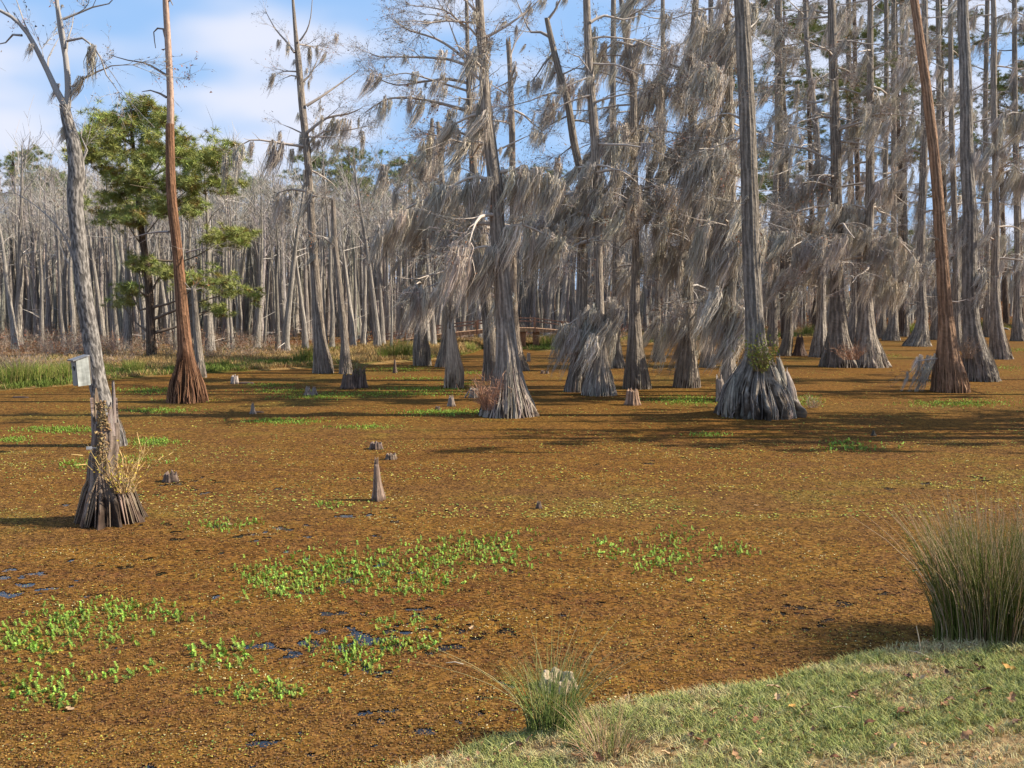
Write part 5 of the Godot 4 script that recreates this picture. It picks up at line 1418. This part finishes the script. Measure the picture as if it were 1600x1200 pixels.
	for i in 24:
		for q in 4:
			var a := i * 4 + q; var b := i * 4 + (q + 1) % 4
			mb.quad(a, b, b + 4, a + 4)
	part("pipe_wall", mb.mesh(M.metal), pipe)
	pipe.rotation.y = -0.3
	var tp := at(1597, 472, 93.0)
	tp.y = far_height(tp.x, 93.0)
	var tr := thing("box_trailer", "white box trailer with dark corner trim parked past the leafy slope", "trailer", tp)
	for q in [["body", Vector3(2.0, 1.95, 0), Vector3(3.9, 2.5, 2.2), Color(0.78, 0.78, 0.77)], ["corner_trim", Vector3(0.03, 1.95, 1.12), Vector3(0.10, 2.5, 0.08), Color(0.05, 0.05, 0.07)], ["chassis", Vector3(2.0, 0.6, 0), Vector3(3.8, 0.2, 1.9), Color(0.04, 0.04, 0.04)]]:
		mb = MB.new()
		mb.box(q[1], q[2], Basis.IDENTITY, q[3])
		part(q[0], mb.flat(M.paint), tr)
	for wx in [0.5, 3.2]:
		for wz in [-0.85, 0.85]:
			var cy := CylinderMesh.new()
			cy.top_radius = 0.36; cy.bottom_radius = 0.36; cy.height = 0.22; cy.radial_segments = 20
			var tm := StandardMaterial3D.new(); tm.albedo_color = Color(0.1, 0.1, 0.1); tm.roughness = 0.9
			cy.material = tm
			var wh := part("wheel", cy, tr, Vector3(wx, 0.36, wz))
			wh.rotation.x = PI / 2

func build_water_plants() -> void:
	# each: label, [[px, py, half width, half height, n]...], size
	var near_l := "bright green feathery water weed in the open pond, "
	var sets := [
		["largest patch of bright green feathery water weed in the open pond", [[455, 910, 75, 26, 190], [520, 888, 70, 26, 150], [600, 880, 60, 22, 90], [650, 905, 75, 22, 120], [700, 868, 70, 18, 120], [760, 858, 60, 20, 130], [800, 880, 50, 14, 30], [625, 925, 30, 6, 24], [400, 900, 30, 20, 26], [830, 832, 26, 6, 9]], 1.0],
		["bright green feathery water weed patch before the tiny dark knob", [[945, 860, 60, 16, 46], [1040, 872, 55, 22, 120], [1060, 840, 40, 14, 36], [1115, 860, 45, 12, 28], [1165, 862, 25, 8, 12]], 1.0],
		["loose green water weed patch of many small upright sprigs below the splintered stump", [[30, 1000, 45, 26, 80], [100, 970, 45, 20, 70], [170, 960, 50, 22, 64], [215, 950, 45, 18, 50], [150, 1000, 60, 18, 40], [280, 965, 40, 8, 20], [75, 1005, 40, 20, 30]], 1.0],
		["sparse green water weed sprigs with wide gaps and a tan leaf beside them", [[40, 1070, 45, 22, 28], [75, 1095, 60, 16, 34], [110, 1060, 50, 22, 22], [180, 1055, 40, 12, 14], [240, 1055, 10, 8, 4]], 1.05],
		["small group of arched green water weed sprigs", [[345, 1030, 48, 20, 36], [390, 1015, 20, 16, 8]], 1.1],
		["green water weed sprigs round dark open water", [[330, 1085, 28, 6, 14], [410, 1085, 55, 16, 46], [450, 1080, 40, 10, 20]], 0.85],
		["mixed green weed and brown stems beside blue open water", [[545, 1022, 45, 16, 50], [600, 1015, 70, 14, 60], [560, 1042, 50, 10, 26], [655, 1008, 45, 12, 36], [640, 975, 60, 10, 26], [597, 975, 10, 8, 8], [480, 1010, 16, 6, 5]], 0.85],
		["little green weed patch between the splintered stump and the pointed stump", [[345, 822, 48, 9, 60], [395, 818, 14, 6, 10]], 1.0],
		["few green weed sprigs beside the pointed weathered stump", [[515, 790, 26, 5, 24]], 1.0],
		["small green weed patch beneath the long tree shadows", [[1325, 698, 40, 8, 70], [1300, 693, 16, 6, 10], [1405, 700, 6, 5, 4]], 1.2],
	]
	for s in sets: weed(s[0], s[1], s[2], "")
	var strips := [[695, 645, 62, 4, 420], [1078, 626, 52, 6, 480], [600, 616, 130, 3.5, 500], [660, 608, 70, 3, 260], [620, 577, 50, 3.5, 260], [660, 592, 60, 2.5, 180], [440, 659, 55, 3.5, 280], [490, 621, 60, 3, 240], [240, 691, 32, 5, 260], [95, 672, 62, 4.5, 320], [20, 688, 24, 4, 90], [235, 611, 50, 4, 280], [250, 642, 50, 3.5, 240], [440, 612, 50, 3, 200], [1110, 680, 28, 3, 80], [1500, 631, 72, 4.5, 380], [1590, 547, 24, 3, 140], [1262, 626, 22, 8, 140], [420, 602, 40, 2.5, 140], [740, 583, 30, 3, 120], [1450, 577, 20, 2, 50], [1395, 556, 14, 2, 40], [300, 626, 40, 2, 80], [570, 668, 50, 2.5, 90], [205, 720, 50, 6, 70], [120, 727, 24, 7, 60], [1575, 575, 30, 3, 80], [720, 600, 26, 4, 100]]
	for s in strips: weed("low green strip of water weed among the trees on the brown pond", [[s[0], s[1], s[2], s[3], int(s[4] * 1.3)]], 0.95, "green weed strips among the trees")

func weed(label: String, spots: Array, size: float, group: String) -> void:
	rg.seed = int(spots[0][0] * 3 + spots[0][1])
	var by := []
	for v in 3: by.append([[], []])
	for s in spots:
		for i in int(s[4] * 1.9):
			var px: float = s[0] + rg.randfn(0, 0.58) * s[2]
			var py: float = s[1] + rg.randfn(0, 0.62) * s[3]
			var p := on_plane(px, py)
			var k := rg.randi_range(0, 2)
			var z := size * 0.56 * rg.randf_range(0.4, 1.3)
			by[k][0].append(Transform3D((Basis(Vector3.UP, rg.randf() * TAU) * Basis(Vector3.RIGHT, rg.randfn(0, 0.6))).scaled(Vector3.ONE * z), p))
			by[k][1].append(vary(Color(1, 1, 1) if rg.randf() < 0.86 else Color(1.1, 0.6, 0.6), 0.3, 0.12))
	var o := thing("water_weed", label, "water weed", on_plane(spots[0][0], spots[0][1]), group)
	o.set_meta("kind", "stuff")
	for v in 3:
		if by[v][0].size() > 0: multi("sprigs", sprig_mesh[v], by[v][0], by[v][1], o, -o.position)

func build_bank() -> void:
	rg.seed = 91
	var mb := MB.new()
	var xs := []
	var x := -40.0
	while x < 40.0:
		xs.append(x); x += 0.08 if x > -3.0 and x < 6.5 else 1.0
	var ds := []
	var d := 16.0
	while d > -40.0:
		ds.append(d); d -= 0.08 if d < 9.0 and d > 2.5 else 0.8
	for dd in ds:
		for xx in xs:
			var n1 := nz.get_noise_2d(xx * 50.0, dd * 50.0); var n2 := nz.get_noise_2d(xx * 260.0, dd * 260.0)
			var h := bank_height(xx, dd)
			var c := Color(0.24, 0.22, 0.08).lerp(Color(0.40, 0.28, 0.15), smoothstep(-0.2, 0.3, n1 + 0.5 * n2))
			mb.add(Vector3(xx, h, -dd), Vector2(xx, dd), c)
	for b in ds.size() - 1:
		for a in xs.size() - 1:
			var q := b * xs.size() + a
			mb.quad(q, q + 1, q + xs.size() + 1, q + xs.size())
	struct_mesh("bank", "near grassy bank of faded lawn sloping to the pond", mb, M.soil)
	# lawn
	mb = MB.new()
	for i in 7:
		var a := rg.randf() * TAU
		var b := Vector3(rg.randfn(0, 0.012), 0, rg.randfn(0, 0.012))
		var l := rg.randf_range(0.025, 0.055)
		var m := b + Vector3(cos(a) * 0.25, 0.9, sin(a) * 0.25) * l * 0.6
		var e := b + Vector3(cos(a) * 0.9, 0.9, sin(a) * 0.9) * l
		var s := Vector3(-sin(a), 0, cos(a)) * 0.0022
		var c := vary(Color(1, 1, 1), 0.2, 0.06)
		var q := mb.add(b - s, Vector2.ZERO, c); mb.add(b + s, Vector2.ZERO, c); mb.add(m + s * 0.8, Vector2.ZERO, c); mb.add(m - s * 0.8, Vector2.ZERO, c); mb.add(e, Vector2.ZERO, c)
		mb.quad(q, q + 1, q + 2, q + 3); mb.tri(q + 3, q + 2, q + 4)
	var tuft := mb.mesh(M.blade)
	var xf := []; var cols := []
	for i in 95000:
		var xx := rg.randf_range(-3.0, 6.8)
		var dd := rg.randf_range(2.6, 9.0)
		var h := bank_height(xx, dd)
		if h < 0.05 or xx > dd * 0.75 + 0.4 or xx < -dd * 0.5: continue
		var n1 := nz.get_noise_2d(xx * 50.0, dd * 50.0) + 0.5 * nz.get_noise_2d(xx * 260.0, dd * 260.0)
		var dry := smoothstep(-0.15, 0.35, n1 + (0.12 if h > 0.28 else -0.12))
		if rg.randf() < dry * 0.62: continue
		xf.append(Transform3D((Basis(Vector3.UP, rg.randf() * TAU) * Basis(Vector3.RIGHT, rg.randfn(0, 0.25))).scaled(Vector3.ONE * rg.randf_range(0.6, 1.35)), Vector3(xx, h - 0.004, -dd)))
		cols.append(vary(Color(0.30, 0.33, 0.10).lerp(Color(0.56, 0.46, 0.24), clampf(0.14 + dry * 0.85 + rg.randfn(0, 0.2), 0, 1)), 0.25, 0.06))
	tag(multi("lawn_grass", tuft, xf, cols, self), "short faded green and straw lawn on the near bank", "grass", "", "stuff")
	# fallen leaves, each one a curled lobed leaf
	var leaf_m := []
	for v in 5:
		mb = MB.new()
		var ctr := []
		for k in 6:
			var f := k / 5.0
			ctr.append(Vector3(f - 0.5, 0.16 * sin(f * PI) * (1.0 if v % 2 else -0.5) + 0.06, 0.05 * sin(f * 5.0 + v)))
		var wid := [0.03, 0.26, 0.13, 0.34, 0.15, 0.03]
		for k in 6:
			mb.add(ctr[k] + Vector3(0, 0.12 + rg.randfn(0, 0.05), wid[k]), Vector2.ZERO, Color.WHITE * rg.randf_range(0.85, 1.1))
			mb.add(ctr[k], Vector2.ZERO, Color(0.8, 0.8, 0.8))
			mb.add(ctr[k] + Vector3(0, 0.12 + rg.randfn(0, 0.06), -wid[k]), Vector2.ZERO, Color.WHITE * rg.randf_range(0.85, 1.1))
		for k in 5:
			mb.quad(k * 3, k * 3 + 1, k * 3 + 4, k * 3 + 3)
			mb.quad(k * 3 + 1, k * 3 + 2, k * 3 + 5, k * 3 + 4)
		leaf_m.append(mb)
	var tints := [Color(0.22, 0.10, 0.05), Color(0.36, 0.2, 0.1), Color(0.48, 0.32, 0.18), Color(0.55, 0.3, 0.08), Color(0.14, 0.075, 0.05)]
	var tn := ["dark reddish brown", "mid brown", "pale tan", "orange", "blackish brown"]
	var leaf_res := []
	for v in 5:
		for tcol in tints:
			var cb := PackedColorArray()
			for q in leaf_m[v].c: cb.append(Color(q.r * tcol.r, q.g * tcol.g, q.b * tcol.b))
			var m2 := MB.new()
			m2.v = leaf_m[v].v; m2.u = leaf_m[v].u; m2.ix = leaf_m[v].ix; m2.c = cb
			leaf_res.append(m2.mesh(M.leaf))
	var spots := [[1180, 1135, 0], [1238, 1112, 3], [1335, 1095, 0], [1345, 1092, 4], [1330, 1100, 1], [1430, 1065, 1], [1440, 1068, 2], [1420, 1066, 4], [1500, 1052, 4], [1515, 1056, 0], [1530, 1050, 4], [1478, 1060, 4], [1575, 1050, 3], [1215, 1100, 2], [1208, 1084, 2], [1090, 1165, 0], [1100, 1155, 1], [1080, 1160, 4], [1105, 1170, 0], [1040, 1190, 2], [1055, 1180, 0], [1475, 1110, 0], [1485, 1105, 1], [1408, 1120, 0], [1430, 1117, 2], [1412, 1125, 4], [1540, 1090, 4], [1525, 1095, 2], [1185, 1185, 2], [1305, 1195, 0], [1270, 1150, 1], [1260, 1115, 1], [1360, 1140, 0], [1510, 1160, 1], [1520, 1185, 2], [1480, 1190, 0], [1580, 1100, 1], [1120, 1120, 2], [1395, 1178, 2], [1500, 1135, 2], [985, 1180, 0], [1000, 1170, 1], [965, 1185, 2], [935, 1195, 0], [900, 1190, 1], [1545, 1150, 0], [1150, 1190, 1], [1590, 1140, 4], [830, 1165, 1], [812, 1172, 0]]
	for s in spots:
		var p := on_plane(s[0], s[1], 0.3)
		for it in 4: p = on_plane(s[0], s[1], bank_height(p.x, -p.z))
		if bank_height(p.x, -p.z) < 0.03: continue
		var o := part("fallen_leaf", leaf_res[rg.randi_range(0, 4) * 5 + s[2]], self, p + Vector3(0, 0.032, 0))
		tag(o, "%s curled dead leaf lying on the near lawn" % tn[s[2]], "leaf", "%s dead leaves on the lawn" % tn[s[2]])
		o.rotation = Vector3(rg.randfn(0, 0.35), rg.randf() * TAU, rg.randfn(0, 0.35))
		o.scale = Vector3.ONE * rg.randf_range(0.05, 0.085)
	for s in [[737, 985, 2], [702, 912, 2], [360, 822, 2], [1182, 792, 2], [1590, 730, 3], [325, 803, 0], [110, 1112, 2]]:
		var o := part("floating_leaf", leaf_res[s[2]], self, on_plane(s[0], s[1]) + Vector3(0, 0.014, 0))
		tag(o, "%s dead leaf floating on the fern mat" % tn[s[2]], "leaf", "dead leaves afloat")
		o.rotation.y = rg.randf() * TAU
		o.scale = Vector3.ONE * 0.07
	# crumbs of leaf litter and straw between
	xf = []; cols = []
	for i in 7000:
		var xx := rg.randf_range(-1.0, 6.0)
		var dd := rg.randf_range(3.2, 8.2)
		var h := bank_height(xx, dd)
		if h < 0.005 or (h > 0.06 and nz.get_noise_2d(xx * 90.0, dd * 90.0) + rg.randfn(0, 0.18) < 0.08): continue
		xf.append(Transform3D(Basis.from_euler(Vector3(rg.randfn(0, 0.4), rg.randf() * TAU, rg.randfn(0, 0.4))).scaled(Vector3.ONE * rg.randf_range(0.012, 0.035)), Vector3(xx, h + 0.026, -dd)))
		cols.append(vary(Color(1, 1, 1), 0.5, 0.15) * (1.0 if rg.randf() < 0.6 else 0.5))
	tag(multi("leaf_litter", leaf_res[6], xf, cols, self), "crumbs of brown leaf litter in the near lawn", "leaf litter", "", "stuff")
	# large rush clump at the right
	var rp := on_plane(1556, 1000, 0.06)
	rp.y = 0.02
	var cl := thing("rush_clump", "large dense clump of dark green rushes with pale tips at the water's edge", "rushes", rp)
	rg.seed = 92
	var g := [Color(0.08, 0.11, 0.025), Color(0.12, 0.15, 0.035), Color(0.17, 0.18, 0.05), Color(0.26, 0.21, 0.09)]
	part("green_stems", rush_mesh(1500, 0.42, 0.96, 0.26, 0.0044, g, 6), cl).set_meta("kind", "stuff")
	part("dry_stems", rush_mesh(480, 0.42, 1.14, 0.36, 0.0038, [Color(0.42, 0.33, 0.21), Color(0.36, 0.25, 0.15)], 6), cl).set_meta("kind", "stuff")
	# second half of the clump, past the frame
	var rp2 := rp + Vector3(0.75, 0.02, -0.1)
	var cl2 := thing("rush_clump", "dark green rush clump adjoining the large dense one", "rushes", rp2)
	part("green_stems", rush_mesh(800, 0.36, 0.95, 0.28, 0.0034, g, 6), cl2).set_meta("kind", "stuff")
	part("dry_stems", rush_mesh(220, 0.36, 1.12, 0.34, 0.0030, [Color(0.42, 0.33, 0.21), Color(0.36, 0.25, 0.15)], 6), cl2).set_meta("kind", "stuff")
	# sparse clump in front
	var fp := on_plane(862, 1150, 0.06)
	fp.y = bank_height(fp.x, -fp.z)
	var f1 := thing("rush_clump", "sparse spiky green rush tuft in front of the pale cut stump", "rushes", fp)
	rg.seed = 93
	part("green_stems", rush_mesh(330, 0.15, 0.46, 0.38, 0.0024, [Color(0.13, 0.19, 0.05), Color(0.18, 0.23, 0.07), Color(0.26, 0.25, 0.10), Color(0.09, 0.13, 0.035)], 6), f1).set_meta("kind", "stuff")
	part("long_stems", rush_mesh(46, 0.14, 0.66, 0.75, 0.0026, [Color(0.36, 0.34, 0.18), Color(0.24, 0.26, 0.1)], 8), f1).set_meta("kind", "stuff")
	var gp := on_plane(950, 1195, 0.12)
	gp.y = bank_height(gp.x, -gp.z)
	var f2 := thing("rush_clump", "half dead tuft of rushes and straw beside the sparse spiky one", "rushes", gp)
	part("green_stems", rush_mesh(110, 0.14, 0.28, 0.6, 0.0024, [Color(0.17, 0.2, 0.06), Color(0.28, 0.25, 0.1)], 5), f2).set_meta("kind", "stuff")
	part("dry_stems", rush_mesh(130, 0.16, 0.26, 0.7, 0.0026, [Color(0.46, 0.33, 0.2), Color(0.32, 0.19, 0.1)], 5), f2).set_meta("kind", "stuff")
	# pale cut stump behind it
	stump("broken_stump", "low pale cut stump behind the sparse spiky rush tuft", 872, 1075, 62, 22, 0.85, 0.35, Color(0.50, 0.39, 0.27), "", 6, 0.0, 0.3)
	# bleached stalks fallen on the bank
	for s in [[1462, 988, 1535, 1000, "bleached stalk lying out from the large rush clump"], [1466, 990, 1528, 1008, "bleached stalk lying under the other by the large rush clump"], [1418, 1016, 1458, 1030, "bleached stalk at the water's edge before the large rush clump"], [1432, 978, 1440, 1024, "bleached stalk standing up at the water's edge"], [1295, 1108, 1330, 1106, "short pale straw lying flat on the lawn"], [1345, 1110, 1350, 1160, "thin upright green stalk on the lawn"], [697, 1036, 724, 1038, "pale straw floating on the fern mat"], [780, 1178, 812, 1156, "pale straw leaning at the foot of the spiky tuft"]]:
		var a := on_plane(s[0], s[1], 0.05)
		var b := on_plane(s[2], s[3], 0.05)
		if s[4].find("up") > 0 and s[4].find("upright") < 0 or s[4].find("upright") > 0:
			b = on_plane(s[2], s[3], maxf(0.05, bank_height(b.x, -b.z)))
			a = at(s[0], s[1], -b.z)
		else:
			for it in 3:
				a = on_plane(s[0], s[1], maxf(0.0, bank_height(a.x, -a.z)) + 0.02); b = on_plane(s[2], s[3], maxf(0.0, bank_height(b.x, -b.z)) + 0.02)
		var o := thing("dry_stalk", s[4], "stalk", a)
		mb = MB.new()
		tube(mb, PackedVector3Array([a, a.lerp(b, 0.5) + Vector3(0, 0.012, 0), b]), PackedFloat32Array([0.003, 0.0045, 0.004]), 5, Color(0.58, 0.47, 0.33) if s[4].find("green") < 0 else Color(0.2, 0.25, 0.08))
		part("stem", mb.mesh(M.blade), o, -a)
